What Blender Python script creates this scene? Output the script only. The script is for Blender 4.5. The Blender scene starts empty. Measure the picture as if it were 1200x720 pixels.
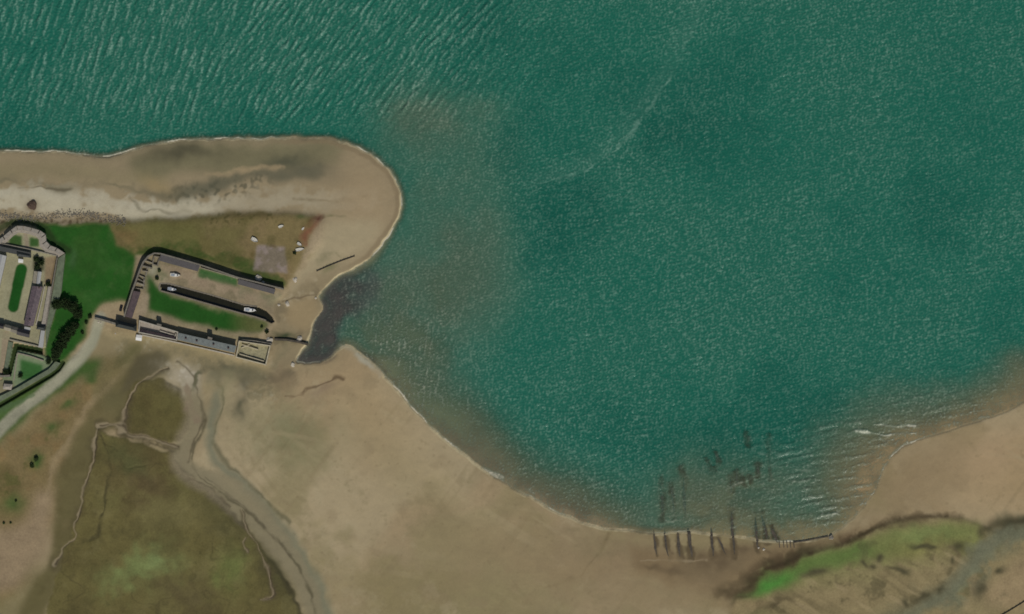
import bpy, bmesh, math, random
import numpy as np
from mathutils import Vector, Matrix

# ------------------------------------------------------------------ camera, sky, sun, exposure
SC = bpy.context.scene
COL = SC.collection
M = 0.6                                     # metres per map unit (one map unit = one pixel of a 1200 x 720 survey plan)
R = math.radians

CAM_H = 2600.0
cam_d = bpy.data.cameras.new('camera')
cam = bpy.data.objects.new('camera', cam_d)
COL.objects.link(cam)
cam.location = (0, 0, CAM_H)
cam.rotation_euler = (0, 0, 0)
cam_d.sensor_width = 36.0
cam_d.lens = 36.0 * CAM_H / (1200 * M)
cam_d.clip_start = 1.0
cam_d.clip_end = 20000.0
SC.camera = cam

SUN_EL = R(43)
SUN_H = Vector((0.13, -1.0)).normalized()
SUN_DIR = Vector((SUN_H.x * math.cos(SUN_EL), SUN_H.y * math.cos(SUN_EL), math.sin(SUN_EL)))
world = bpy.data.worlds.new('World')
SC.world = world
world.use_nodes = True
wn = world.node_tree
wn.nodes.clear()
w_out = wn.nodes.new('ShaderNodeOutputWorld')
w_bg = wn.nodes.new('ShaderNodeBackground')
w_sky = wn.nodes.new('ShaderNodeTexSky')
w_sky.sky_type = 'NISHITA'
w_sky.sun_disc = False
w_sky.sun_elevation = SUN_EL
w_sky.sun_rotation = math.atan2(SUN_H.x, SUN_H.y)
w_bg.inputs['Strength'].default_value = 0.05
wn.links.new(w_sky.outputs[0], w_bg.inputs[0])
wn.links.new(w_bg.outputs[0], w_out.inputs[0])
sun_d = bpy.data.lights.new('sun', 'SUN')
sun_d.energy = 2.7
sun_d.angle = R(0.5)
sun_d.color = (1.0, 0.95, 0.87)
sun = bpy.data.objects.new('sun', sun_d)
COL.objects.link(sun)
sun.location = (100, -400, 500)
sun.rotation_euler = SUN_DIR.to_track_quat('Z', 'Y').to_euler()
SC.view_settings.view_transform = 'Standard'
SC.view_settings.look = 'None'
SC.view_settings.exposure = 0.0
SC.view_settings.gamma = 1.0
SC.view_settings.use_curve_mapping = False
SC.cycles.filter_width = 1.7
SC.cycles.transparent_max_bounces = 8

# ------------------------------------------------------------------ map grid and numpy helpers
U0, U1, V0, V1 = -50, 1250, -50, 770
us = np.arange(U0, U1 + 1, dtype=np.float32)
vs = np.arange(V0, V1 + 1, dtype=np.float32)
NX, NY = len(us), len(vs)
U, V = np.meshgrid(us, vs)
rng = np.random.default_rng(7)
KX = np.fft.rfftfreq(NX)[None, :].astype(np.float32)
KY = np.fft.fftfreq(NY)[:, None].astype(np.float32)
K2 = KX ** 2 + KY ** 2

def blur(a, s):
    p = int(3 * s) + 2
    b = np.pad(a, p, mode='edge')
    kx = np.fft.rfftfreq(b.shape[1])[None, :]
    ky = np.fft.fftfreq(b.shape[0])[:, None]
    g = np.exp(-2 * (math.pi * s) ** 2 * (kx ** 2 + ky ** 2))
    return np.fft.irfft2(np.fft.rfft2(b) * g, s=b.shape)[p:-p, p:-p].astype(np.float32)

def norm(a):
    return ((a - a.mean()) / (a.std() + 1e-9)).astype(np.float32)

def soft_noise(s, sy=None, ang=0.0):
    """smooth random field of standard deviation one; s, sy are its grain along and across ang"""
    w = rng.standard_normal((NY, NX)).astype(np.float32)
    sy = s if sy is None else sy
    c, n = math.cos(ang), math.sin(ang)
    a = KX * c + KY * n
    b = -KX * n + KY * c
    g = np.exp(-2 * math.pi ** 2 * ((s * a) ** 2 + (sy * b) ** 2))
    return norm(np.fft.irfft2(np.fft.rfft2(w) * g, s=(NY, NX)))

def fractal(s, n=4, gain=0.55):
    t = 0
    for i in range(n):
        t = t + soft_noise(s / 2 ** i) * gain ** i
    return norm(t)

def band(lam, ang, bw=0.35, spread=0.5):
    """wave field: wavelength lam, crest normal at ang (u right, v down)"""
    w = rng.standard_normal((NY, NX)).astype(np.float32)
    k0 = 1.0 / lam
    c, n = math.cos(ang), math.sin(ang)
    a = np.abs(KX * c + KY * n)
    b = -KX * n + KY * c
    g = np.exp(-((a - k0) / (bw * k0)) ** 2 - (b / (spread * k0)) ** 2)
    return norm(np.fft.irfft2(np.fft.rfft2(w) * g, s=(NY, NX)))

def smooth(a, lo, hi):
    t = np.clip((a - lo) / (hi - lo), 0, 1)
    return t * t * (3 - 2 * t)

WARP_U = norm(fractal(14, 4) + 0.5 * soft_noise(3)).astype(np.float32)
WARP_V = norm(fractal(14, 4) + 0.5 * soft_noise(3)).astype(np.float32)
WID = smooth(fractal(9, 4, 0.7), -1.6, 1.6)
BRK = smooth(fractal(12, 5, 0.7), -1.5, 0.7)

def poly(pts, s=0.0, warp=0.0):
    m = np.zeros((NY, NX), np.float32)
    pad = 4 * warp + 3
    xs = [p[0] for p in pts]
    ys = [p[1] for p in pts]
    i0, i1 = max(0, int(min(xs) - U0 - pad)), min(NX, int(max(xs) - U0 + pad) + 2)
    j0, j1 = max(0, int(min(ys) - V0 - pad)), min(NY, int(max(ys) - V0 + pad) + 2)
    if i1 > i0 and j1 > j0:
        x = U[j0:j1, i0:i1] + WARP_U[j0:j1, i0:i1] * warp
        y = V[j0:j1, i0:i1] + WARP_V[j0:j1, i0:i1] * warp
        ins = np.zeros(x.shape, bool)
        for k in range(len(pts)):
            (xa, ya), (xb, yb) = pts[k], pts[(k + 1) % len(pts)]
            if ya == yb:
                continue
            ins ^= ((ya > y) != (yb > y)) & (x < (xb - xa) * (y - ya) / (yb - ya) + xa)
        m[j0:j1, i0:i1] = ins
    return blur(m, s) if s > 0 else m

def smooth_line(pts, n=3):
    for _ in range(n):
        q = [pts[0]]
        for a, b in zip(pts[:-1], pts[1:]):
            q.append((a[0] * .75 + b[0] * .25, a[1] * .75 + b[1] * .25))
            q.append((a[0] * .25 + b[0] * .75, a[1] * .25 + b[1] * .75))
        q.append(pts[-1])
        pts = q
    return pts

def dist(pts, far, warp=0.0):
    d = np.full((NY, NX), 1e6, np.float32)
    for (xa, ya), (xb, yb) in zip(pts[:-1], pts[1:]):
        p = far + 4 * warp
        i0, i1 = max(0, int(min(xa, xb) - U0 - p)), min(NX, int(max(xa, xb) - U0 + p) + 2)
        j0, j1 = max(0, int(min(ya, yb) - V0 - p)), min(NY, int(max(ya, yb) - V0 + p) + 2)
        if i1 <= i0 or j1 <= j0:
            continue
        x = U[j0:j1, i0:i1] + WARP_U[j0:j1, i0:i1] * warp
        y = V[j0:j1, i0:i1] + WARP_V[j0:j1, i0:i1] * warp
        dx, dy = xb - xa, yb - ya
        t = np.clip(((x - xa) * dx + (y - ya) * dy) / (dx * dx + dy * dy + 1e-9), 0, 1)
        dd = np.hypot(x - xa - t * dx, y - ya - t * dy)
        d[j0:j1, i0:i1] = np.minimum(d[j0:j1, i0:i1], dd)
    return d

def stroke(pts, w, soft=1.0, warp=0.0, curve=2, broken=True):
    """mask of a line of full width w with soft edges; warped lines also swell, thin and break along their course"""
    pts = smooth_line(pts, curve) if curve else pts
    d = dist(pts, (w / 2 + soft) * (2 if warp else 1) + 2, warp)
    if warp and broken:
        d = d / (0.45 + 1.1 * WID)
        fl = 0.72 if broken == 'w' else 0.35
        return (1 - smooth(d, max(0, w / 2 - soft), w / 2 + soft)) * (fl + (1 - fl) * BRK)
    return 1 - smooth(d, max(0, w / 2 - soft), w / 2 + soft)

def spot(u, v, ru, rv=None, ang=0.0, warp=0.0):
    rv = ru if rv is None else rv
    x = U + WARP_U * warp - u
    y = V + WARP_V * warp - v
    c, n = math.cos(ang), math.sin(ang)
    return np.exp(-(((x * c + y * n) / ru) ** 2 + ((-x * n + y * c) / rv) ** 2)).astype(np.float32)

# ------------------------------------------------------------------ the coast
SHORE = [(-50, 177), (0, 177), (60, 179), (100, 181), (122, 184), (135, 181), (155, 175), (180, 170), (215, 166), (250, 164),
         (290, 163), (330, 161), (370, 163), (400, 167), (425, 175), (445, 188), (458, 201), (466, 215), (471, 232), (470, 248),
         (464, 262), (455, 276), (445, 290), (432, 303), (420, 311), (405, 318), (394, 323), (386, 331), (378, 339), (371, 346),
         (374, 353), (380, 359), (375, 367), (369, 373), (366, 382), (362, 394), (358, 404), (350, 417), (346, 426), (360, 427),
         (378, 425), (390, 417), (398, 409), (408, 405), (420, 413), (436, 426), (452, 442), (470, 462), (485, 482), (500, 497),
         (520, 513), (540, 529), (560, 545), (580, 560), (600, 573), (620, 585), (640, 595), (660, 604), (680, 612), (700, 618),
         (720, 622), (745, 624), (770, 626), (790, 623), (815, 624), (840, 627), (870, 629), (890, 633), (912, 635), (935, 636),
         (960, 632), (975, 624), (990, 616), (1005, 603), (1018, 586), (1028, 568), (1036, 550), (1045, 535), (1060, 523),
         (1080, 515), (1100, 509), (1130, 501), (1160, 491), (1185, 480), (1200, 472), (1250, 455)]
SHORE_S = smooth_line(SHORE, 1)
sea = poly(SHORE_S + [(1300, 455), (1300, -90), (-90, -90), (-90, 177)], 0, 0.9)
NXS = sea.copy()
sb2, sb6, sb14, sb30 = blur(sea, 2.0), blur(sea, 6), blur(sea, 14), blur(sea, 30)
shore_d = dist(SHORE_S, 130, 0.9)

# ------------------------------------------------------------------ terrain height (metres above the water)
f40, f20, f8, f3 = fractal(60, 5), fractal(25, 4), fractal(8, 3), fractal(3, 2)
land = 1 - sea
field = poly([(-60, 262), (40, 261), (130, 261), (200, 257), (300, 250), (350, 251), (380, 256), (378, 285), (356, 310), (338, 334),
              (334, 345), (320, 352), (325, 380), (318, 398), (312, 430), (275, 420), (208, 402), (160, 394), (130, 392), (112, 378),
              (95, 420), (60, 455), (-60, 520)], 3)
spit = blur(poly([(-60, 195), (100, 198), (250, 190), (390, 190), (440, 215), (445, 250), (410, 290), (350, 330), (320, 350), (-60, 330)]), 16)
marsh = poly([(118, 505), (150, 520), (200, 532), (214, 548), (238, 572), (270, 598), (288, 618), (318, 660), (342, 690), (358, 735), (360, 800),
              (50, 800), (62, 690), (78, 640), (96, 590), (104, 545)], 0, 2.0)
island = poly([(160, 448), (190, 445), (212, 455), (222, 478), (220, 505), (208, 520), (180, 516), (148, 508), (144, 490), (150, 468)], 0, 1.2)
scrub = poly([(-60, 500), (30, 470), (100, 425), (150, 420), (130, 460), (95, 500), (70, 560), (60, 620), (20, 700), (-60, 720)], 8)
weedy = poly([(376, 350), (381, 336), (401, 321), (425, 317), (445, 326), (446, 346), (426, 362), (402, 374), (398, 399), (391, 416), (378, 428), (346, 429), (360, 405), (366, 381)], 4, 2.5)
weedy = weedy * (1 - 0.5 * smooth(U, 395, 450))
weedbank = poly([(850, 800), (858, 700), (880, 686), (900, 667), (940, 652), (985, 638), (1022, 619), (1050, 609), (1085, 604), (1125, 606),
                 (1150, 616), (1170, 625), (1180, 612), (1260, 600), (1300, 800)], 0, 0.8)
Z = 0.10 + 0.55 * (1 - sb14) + 0.35 * (1 - sb30) + 0.10 * f40 * (1 - sb6)
Z += 1.0 * spit + 1.5 * field + 0.35 * blur(marsh, 1.0) + 0.35 * blur(island, 0.9) + 0.8 * scrub * (1 - field)
Z += 0.9 * blur(weedbank, 2.2)
Z += land * (0.05 * f8 + 0.02 * f3)
MARSH_CREEKS = [
    ([(118, 500), (112, 515), (108, 545), (98, 575), (92, 600), (86, 618), (90, 628), (75, 640), (64, 664)], 3),
    ([(197, 432), (182, 440), (165, 448), (152, 468), (144, 492), (140, 505), (150, 512), (175, 515), (205, 524)], 3.6),
    ([(118, 500), (140, 498), (142, 506)], 6),
    ([(118, 508), (128, 530), (130, 560), (121, 600), (118, 625), (98, 633)], 2),
    ([(282, 600), (288, 622), (300, 640), (312, 665), (320, 690), (318, 700), (304, 702)], 2.2),
    ([(122, 512), (128, 524), (140, 530), (142, 546), (158, 549), (170, 545)], 1.8),
    ([(250, 640), (262, 652), (258, 676), (270, 700), (262, 720)], 1.6),
    ([(288, 632), (282, 640), (288, 648)], 2.2),
]
creek_m = np.zeros_like(Z)
for p, w in MARSH_CREEKS:
    creek_m = np.maximum(creek_m, stroke(p, w, 1.2, 1.7, 2, 'w'))
Z -= 0.28 * creek_m
CHANNEL = [(222, 440), (226, 465), (232, 485), (222, 508), (211, 528), (212, 545), (235, 562), (275, 590), (320, 630), (352, 672), (372, 720), (380, 790)]
chan = stroke(CHANNEL, 24, 6, 1.0, 2, False)
Z -= 0.25 * chan
moat = stroke([(-40, 264), (-4, 272), (12, 264), (22, 260.5), (40, 262), (52, 266), (59, 274), (62, 284)], 7, 3, 0, 1)
Z -= 1.0 * moat
# fort platform, ditches, dock basin
FORT = [(-70, 285), (-8, 285), (5, 277), (14, 270), (22, 265), (29, 265.4), (38, 267.5), (48, 270.4), (54.6, 275), (55.5, 283), (60, 288), (68, 291),
        (76, 297), (72, 340), (66, 362), (60, 384), (54, 408), (51, 408), (17, 401), (12, 401), (2, 445), (-70, 445)]
fort_m = poly(FORT, 0)
Z = Z * (1 - fort_m) + 4.0 * fort_m
OUTWORK = [(12, 408), (50, 416), (64, 424), (60, 432), (20, 456), (-60, 490), (-60, 446), (3, 446)]
ow = poly(OUTWORK, 0)
Z = Z * (1 - ow) + 3.2 * ow
ditch = np.maximum(poly([(17, 402), (51, 408), (50, 415.5), (21, 410), (13, 441), (8, 441)], 0),
                   stroke([(74, 425), (69, 433), (60, 440), (0, 475), (-60, 508)], 4.6, 0.5, 0, 0))
Z = Z * (1 - ditch) + 0.5 * ditch
BASIN = [(188, 333), (197, 333), (207, 335.5), (250, 347), (286, 358), (302, 360), (312, 364.5), (318, 370), (322, 377), (319, 378.5), (312, 375),
         (300, 371), (284, 367), (240, 354.5), (207, 345), (190, 340.5)]
basin = poly(BASIN, 0)
Z = Z * (1 - basin) - 1.6 * basin
quay = poly([(160, 300), (190, 298), (335, 338), (330, 348), (322, 352), (322, 372), (318, 384), (280, 398), (164, 373), (155, 340)], 1.5) * (1 - basin)
Z = np.where(basin > 0.5, Z, Z * (1 - quay) + 2.5 * quay)
# sea bed
shallow = np.clip(1.15 - shore_d / (10.0 + 14.0 * smooth(V, 260, 330)), 0, 1)
bank_e = blur(poly([(430, 140), (480, 112), (560, 125), (585, 180), (600, 262), (588, 340), (552, 395), (520, 420), (524, 465), (560, 530), (640, 585), (600, 590),
                    (500, 500), (400, 420), (350, 390), (400, 300), (465, 240), (450, 190)], 0, 11), 25)
bank_s = np.clip(1.15 * blur(poly([(430, 400), (520, 420), (535, 478), (560, 520), (610, 556), (680, 588), (760, 602), (860, 606), (860, 640), (560, 590), (430, 430)], 0, 3), 12), 0, 1)
bank_se = blur(poly([(690, 650), (690, 600), (770, 575), (860, 540), (960, 505), (1060, 490), (1120, 466), (1210, 420), (1260, 410), (1260, 520), (1040, 530), (1020, 610), (960, 660)], 0, 4), 16)
bank_far = blur(poly([(960, 520), (1020, 500), (1110, 475), (1260, 440), (1260, 500), (1050, 540), (1025, 610), (1000, 625), (1000, 570)], 0, 3), 15)
sd = shore_d + 5 * f20 * smooth(shore_d, 4, 30)
apron_s = np.clip(1 - sd / 80.0, 0, 1) ** 0.65 * smooth(V, 385, 425) * (1 - smooth(U, 700, 860))
apron_se = np.clip(1 - sd / (150.0 - 62 * smooth(U, 930, 1120)), 0, 1) ** 0.85 * smooth(U, 640, 860) * smooth(V, 330, 420)
far_sand = blur(poly([(1000, 620), (985, 560), (1010, 512), (1070, 496), (1130, 486), (1200, 458), (1260, 440), (1260, 500), (1060, 540), (1030, 610)], 0, 3), 13)
wedge = poly([(404, 372), (440, 362), (500, 380), (534, 404), (531, 436), (536, 470), (548, 500), (510, 505), (470, 470), (430, 420), (402, 404)], 8, 3)
bank_e = bank_e * np.clip(0.72 + 0.3 * fractal(34, 4) * 0.6 + 0.1 * f8 * 0.5, 0, 1.2)
bar = np.clip(np.maximum.reduce([shallow * 0.95, 0.47 * bank_e + 0.22 * spot(470, 390, 60, 75, -0.3, 10) * sea + 0.28 * wedge, 0.62 * bank_s, apron_s, 0.55 * bank_se + 0.06 * bank_se * f20, apron_se, 0.97 * far_sand, 0.90 * weedy * sea * (0.9 + 0.1 * f8)]), 0, 1)
trough = spot(925, 596, 62, 24, -0.05, 4) + 0.6 * spot(800, 612, 60, 10, 0, 3)
bar = np.clip(bar - 0.30 * trough, 0, 1)
depth = 0.06 + 6.0 * (1 - bar) ** 1.7
Z = np.where(sea > 0.5, -depth, np.maximum(Z, 0.05)).astype(np.float32)
zb = blur(Z, 1.2)
Z = np.where((shore_d < 6) & (basin < 0.5), zb, Z)
Z = np.where(sea > 0.5, np.minimum(Z, -0.05), np.where(shore_d < 8, np.maximum(Z, 0.05), Z))
SUNK = [([(774, 562), (776, 584), (777, 608)], 5), ([(787, 568), (789, 588), (790, 606)], 5), ([(801, 556), (802, 582), (803, 606)], 5), ([(856, 560), (857, 577)], 5), ([(863, 551), (864, 566)], 5), ([(877, 556), (880, 566)], 5), ([(875, 508), (877, 522)], 5), ([(888, 545), (889, 558)], 5),
        ([(901, 510), (902, 540), (902, 564)], 3.5), ([(838, 530), (842, 538)], 8), ([(829, 541), (834, 550)], 7), ([(799, 548), (801, 560)], 5), ([(870, 560), (874, 570)], 7),
        ([(857, 598), (858, 626)], 4), ([(885, 604), (887, 632)], 5), ([(893, 602), (898, 630)], 5), ([(904, 616), (910, 634)], 6)]
sunk = np.zeros_like(Z)
for p, w in SUNK:
    sunk = np.maximum(sunk, stroke(p, w + 2, 2.2, 0.5))
Z = np.where(sea > 0.5, np.minimum(-0.05, Z * (1 - 0.8 * sunk)), Z).astype(np.float32)

def wx(u): return (u - 600.0) * M
def wy(v): return (360.0 - v) * M
def P(u, v, z=0.0): return Vector((wx(u), wy(v), z))
def ground(u, v):
    i = min(max(int(round(u - U0)), 0), NX - 1)
    j = min(max(int(round(v - V0)), 0), NY - 1)
    return float(Z[j, i])

# ------------------------------------------------------------------ ground cover: which material lies where, plus a little painted shade
KA = 1.45
def lin(c):
    c = np.array(c, dtype=np.float64) / 255.0
    return np.where(c <= 0.04045, c / 12.92, ((c + 0.055) / 1.055) ** 2.4)
COLR = np.zeros((NY, NX, 3), np.float32)
COLR[:] = lin((132, 116, 90))
def lay(mask, rgb, amount=1.0):
    m = np.clip(mask * amount, 0, 1)[..., None]
    COLR[:] = COLR * (1 - m) + lin(rgb).astype(np.float32) * m

# sand flats
lay(smooth(f40, -0.2, 1.4), (142, 123, 96))
lay(smooth(-f40, 0.1, 1.5), (122, 109, 80), 0.9)
f90 = fractal(45, 3)
lay(smooth(f90, 0.3, 1.5), (126, 114, 84), 0.8)
lay(smooth(-f90, 0.2, 1.5), (149, 133, 106), 0.85)
lay(smooth(fractal(30, 6, 0.75), 0.8, 2.2), (119, 107, 80), 0.5)
lay(smooth(fractal(24, 6, 0.75), 0.6, 2.2), (152, 137, 110), 0.5)
lay(smooth(f20, 0.6, 1.8), (124, 112, 82), 0.6)
lay(spot(1180, 560, 120, 60), (147, 124, 94), 0.8)
lay(spot(1165, 530, 60, 24, -0.3), (151, 127, 99), 0.6)
lay(spot(430, 480, 40, 70, -0.6), (143, 122, 92), 0.7)
lay(spot(480, 560, 30, 80, -0.7), (128, 114, 84), 0.4)
lay(spot(525, 570, 16, 90, -0.85, 4), (150, 133, 104), 0.5)
lay(spot(330, 505, 55, 32, 0.2, 6), (112, 108, 80), 0.75)
lay(spot(440, 690, 90, 30, 0.1, 8), (122, 109, 78), 0.7)
lay(spot(640, 660, 120, 40, 0.2, 8), (128, 110, 84), 0.7)
lay(spot(720, 660, 60, 30, 0.0, 8), (126, 107, 82), 0.6)
lay(spot(740, 645, 70, 12, 0.05, 5), (116, 101, 78), 0.5)
lay(smooth(f8, 0.5, 2.5) * land, (120, 104, 80), 0.35)
for ang, rgb in ((0.9, (116, 103, 76)), (0.55, (150, 134, 106)), (2.2, (114, 100, 74)), (0.15, (146, 130, 102))):
    lay(smooth(soft_noise(2.2, 26, ang + math.pi / 2), 0.9, 2.6) * smooth(f20, -1.0, 1.0) * land, rgb, 0.28)
lay(smooth(soft_noise(1.3), 1.2, 3.0) * land, (110, 96, 72), 0.3)
# spit
sp = poly([(-60, 170), (480, 150), (480, 330), (340, 350), (-60, 262)], 2)
lay(sp, (131, 116, 92))
lay(poly([(-60, 190), (120, 192), (200, 205), (190, 214), (60, 208), (-60, 208)], 5, 3), (124, 112, 86), 0.8)
lay(stroke([(-50, 226), (20, 224), (80, 232), (140, 240), (190, 247), (250, 240), (330, 233), (430, 238)], 19, 7, 1.6, 2, 'w') * (1 - 0.6 * smooth(U, 200, 300)), (160, 151, 132), 0.95)
lay(stroke([(-50, 238), (40, 238), (110, 246), (170, 252), (240, 247)], 15, 5, 1.5, 2, 'w'), (162, 152, 131), 0.9)
lay(poly([(140, 183), (200, 169), (330, 164), (410, 173), (390, 195), (250, 205), (160, 208)], 5, 3), (107, 100, 76), 0.95)
lay(spot(215, 182, 46, 10, -0.05, 3), (80, 75, 58), 1.0)
lay(spot(188, 176, 26, 5, -0.25, 2), (96, 88, 68), 0.7)
lay(spot(335, 188, 24, 8, -0.1, 3), (78, 76, 60), 0.95)
lay(spot(364, 199, 28, 10, 0.15, 3), (86, 82, 66), 0.9)
lay(poly([(164, 216), (182, 232), (215, 238), (250, 228), (295, 212), (370, 212), (372, 196), (300, 202), (255, 208), (225, 218), (195, 224)], 3, 3), (88, 84, 68), 0.9)
lay(poly([(200, 240), (190, 225), (240, 215), (300, 208), (330, 214), (260, 236)], 4, 3) * smooth(soft_noise(1.6), -0.3, 1.4), (74, 72, 58), 0.7)
lay(spot(185, 216, 22, 8, 0.5, 2), (134, 116, 84), 0.7)
lay(stroke([(240, 207), (290, 198), (335, 196)], 4, 3, 2), (146, 126, 98), 0.7)
lay(stroke([(0, 206), (30, 212), (70, 221), (100, 218), (140, 214), (170, 226)], 5, 4, 2), (104, 96, 76), 0.7)
lay(stroke([(22, 219), (60, 221), (85, 221)], 2.2, 1.2, 1.5), (84, 76, 60), 0.8)
lay(stroke([(345, 232), (380, 236), (420, 233), (432, 231)], 2.6, 2, 1), (112, 100, 78), 0.8)
lay(stroke([(155, 232), (170, 246), (200, 250), (225, 246)], 2.2, 2, 2), (104, 97, 80), 0.7)
lay(smooth(shore_d, 9, 2) * land * sp, (118, 106, 84), 0.35)
lay(spot(425, 235, 40, 55, 0.2), (141, 122, 96), 0.8)
lay(poly([(385, 262), (420, 255), (450, 262), (440, 285), (400, 305), (372, 310), (360, 300)], 6, 3), (147, 133, 107), 0.8)
pebbles = poly([(-60, 250), (10, 251), (60, 248), (100, 252), (148, 258), (140, 263), (40, 262), (-60, 263)], 2, 2)
peb_n = soft_noise(1.1)
lay(pebbles * smooth(peb_n, 0.0, 1.2), (86, 72, 54), 0.85)
lay(pebbles * smooth(-peb_n, 0.6, 1.6), (158, 142, 120), 0.5)
lay(spot(38.5, 240.5, 6.5, 6, 0, 1), (74, 54, 40), 0.8)
# fields
green = poly([(40, 261), (128, 262), (138, 288), (162, 300), (158, 330), (150, 352), (138, 354), (122, 356), (112, 362), (104, 376), (98, 396), (80, 420),
              (68, 428), (52, 416), (55, 405), (66, 360), (76, 300), (58, 286)], 1.6, 1.0)
brown = poly([(126, 262), (200, 257), (300, 249), (350, 250), (372, 255), (366, 276), (352, 300), (340, 326), (332, 338), (280, 322), (190, 294), (166, 300), (146, 294), (132, 284)], 2.5, 1.5)
lay(brown, (96, 89, 55))
lay(brown * smooth(U, 270, 320), (112, 98, 66), 0.8)
lay(brown * smooth(f8, 0.2, 1.6), (88, 80, 48), 0.7)
lay(brown * smooth(f20, 0.2, 1.5), (112, 96, 68), 0.6)
lay(poly([(128, 262), (200, 257), (230, 262), (235, 285), (190, 292), (150, 290)], 5, 2), (90, 88, 50), 0.75)
lay(spot(150, 282, 17, 14, 0.3, 4), (108, 90, 58), 0.8)
lay(stroke([(150, 300), (190, 289), (235, 300), (285, 312), (330, 332)], 15, 6, 2), (50, 68, 28), 0.85)
lay(green, (33, 73, 24))
lay(green * smooth(f20, 0.3, 1.8), (46, 76, 30), 0.7)
lay(green * smooth(f8, 0.6, 2.2), (50, 82, 36), 0.5)
lay(green * smooth(-f20, 0.5, 2.0), (26, 66, 20), 0.7)
lay(spot(86, 302, 5, 12, 0.1, 2), (66, 92, 58), 0.5)
lay(stroke([(50, 262), (100, 263), (135, 262)], 3, 2, 1), (78, 92, 45), 0.6)
lay(spot(115, 345, 8, 6), (52, 88, 40), 0.5)
lay(stroke([(268, 253), (300, 251), (322, 252)], 5, 3, 2), (92, 80, 50), 0.5)
lay(smooth(peb_n, 0.5, 1.6) * poly([(235, 252), (330, 247), (330, 260), (240, 268)], 3), (70, 66, 38), 0.7)
lay(poly([(303, 287), (334, 289), (337, 320), (298, 317)], 1.2, 0.5), (125, 113, 106), 0.9)
lay(stroke([(318, 288), (322, 289)], 3, 1.5), (92, 76, 62), 0.8)
lay(spot(297, 298, 3, 5, 0.3, 1), (84, 68, 42), 0.8)
lay(stroke([(377, 254), (370, 262), (363, 272), (360, 284)], 6, 3, 2), (110, 74, 54), 0.9)
lay(stroke([(368, 258), (374, 257), (380, 254)], 4, 1.5, 1), (82, 54, 42), 0.8)
lay(spot(353, 254, 6, 3), (70, 82, 44), 0.7)
lay(stroke([(383, 254), (405, 254)], 4, 2, 1), (92, 90, 62), 0.7)
lay(stroke([(338, 338), (360, 312), (385, 285), (420, 262)], 14, 8, 3), (146, 132, 106), 0.6)
lay(stroke([(375, 302), (392, 295), (400, 300)], 5, 3, 2), (104, 98, 74), 0.6)
lay(spot(385, 312, 9, 4, -0.3, 2), (98, 96, 68), 0.7)
# dock
lay(quay, (126, 113, 90))
lay(poly([(165, 318), (175, 300), (190, 300), (188, 314), (178, 324), (170, 340), (160, 338)], 1.5, 1), (108, 102, 82), 0.8)
lay(poly([(176, 310), (184, 312), (182, 320), (174, 322)], 2, 1), (146, 142, 122), 0.7)
lay(poly([(190, 305), (232, 319), (280, 334), (320, 346), (318, 352), (280, 352), (230, 336), (190, 325)], 2, 1.5), (130, 115, 94), 0.9)
dg = poly([(172, 320), (182, 331), (190, 342), (207, 347), (240, 357), (284, 369), (316, 380), (306, 390), (280, 390), (262, 388), (215, 377), (174, 366), (173, 345)], 2.2, 0.8)
lay(dg, (31, 70, 23))
lay(dg * smooth(f8, 0.5, 2), (44, 82, 34), 0.7)
lay(dg * smooth(U, 262, 300), (88, 88, 52), 0.85)
lay(stroke([(205, 348), (245, 358), (284, 371)], 5, 3, 1), (104, 100, 70), 0.6)
lay(poly([(235, 315), (279, 327), (278, 336), (233, 325)], 1.2, 0.5), (48, 84, 42), 0.95)
lay(stroke([(165, 374), (215, 382), (262, 394), (285, 398)], 9, 4, 1), (118, 110, 84), 0.8)
lay(spot(187, 322, 10, 8, 0.4, 2), (92, 98, 70), 0.7)
lay(stroke([(192, 308), (232, 321), (280, 337), (318, 348)], 3, 2, 1), (96, 96, 70), 0.5)
lay(stroke([(284, 344), (300, 347), (318, 350), (326, 345)], 10, 5, 2), (104, 102, 78), 0.7)
built = np.clip(quay + fort_m + ow, 0, 1)
lay(quay * (1 - blur(dg, 1)) * smooth(fractal(10, 4, 0.7), 0.2, 1.6), (104, 96, 74), 0.7)
lay(quay * (1 - blur(dg, 1)) * smooth(fractal(8, 4, 0.7), 0.5, 1.8), (142, 130, 106), 0.6)
lay(field * (1 - green) * smooth(fractal(9, 4, 0.75), 0.5, 1.8) * (1 - quay), (84, 78, 46), 0.45)
lay(green * smooth(fractal(7, 4, 0.75), 0.5, 2.0), (54, 80, 38), 0.45)
# ground east of the dock
east = poly([(322, 352), (340, 340), (372, 322), (395, 322), (378, 340), (372, 350), (378, 360), (366, 376), (362, 396), (346, 426), (318, 440), (312, 430), (318, 396), (326, 378)], 2.5, 1.5)
lay(east, (124, 110, 86))
lay(east * smooth(fractal(8, 4, 0.7), 0.0, 1.4), (104, 92, 72), 0.7)
lay(east * smooth(fractal(7, 4, 0.7), 0.6, 1.8), (150, 136, 112), 0.6)
lay(poly([(338, 352), (366, 346), (372, 362), (362, 388), (345, 385), (335, 370)], 3, 1.5), (134, 116, 88), 0.9)
lay(stroke([(330, 352), (345, 346), (360, 345), (372, 343)], 3, 1.6, 1.5), (98, 84, 64), 0.8)
lay(spot(334, 396, 11, 6, 0.1, 2), (44, 56, 36), 0.95)  # dark green shadow north of the jetty wall, painted on the ground
lay(stroke([(316, 396), (345, 400), (362, 402)], 4, 2, 1), (72, 62, 46), 0.6)
lay(stroke([(348, 424), (362, 428), (378, 427), (392, 418)], 4, 2.5, 1), (88, 78, 66), 0.7)
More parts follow.
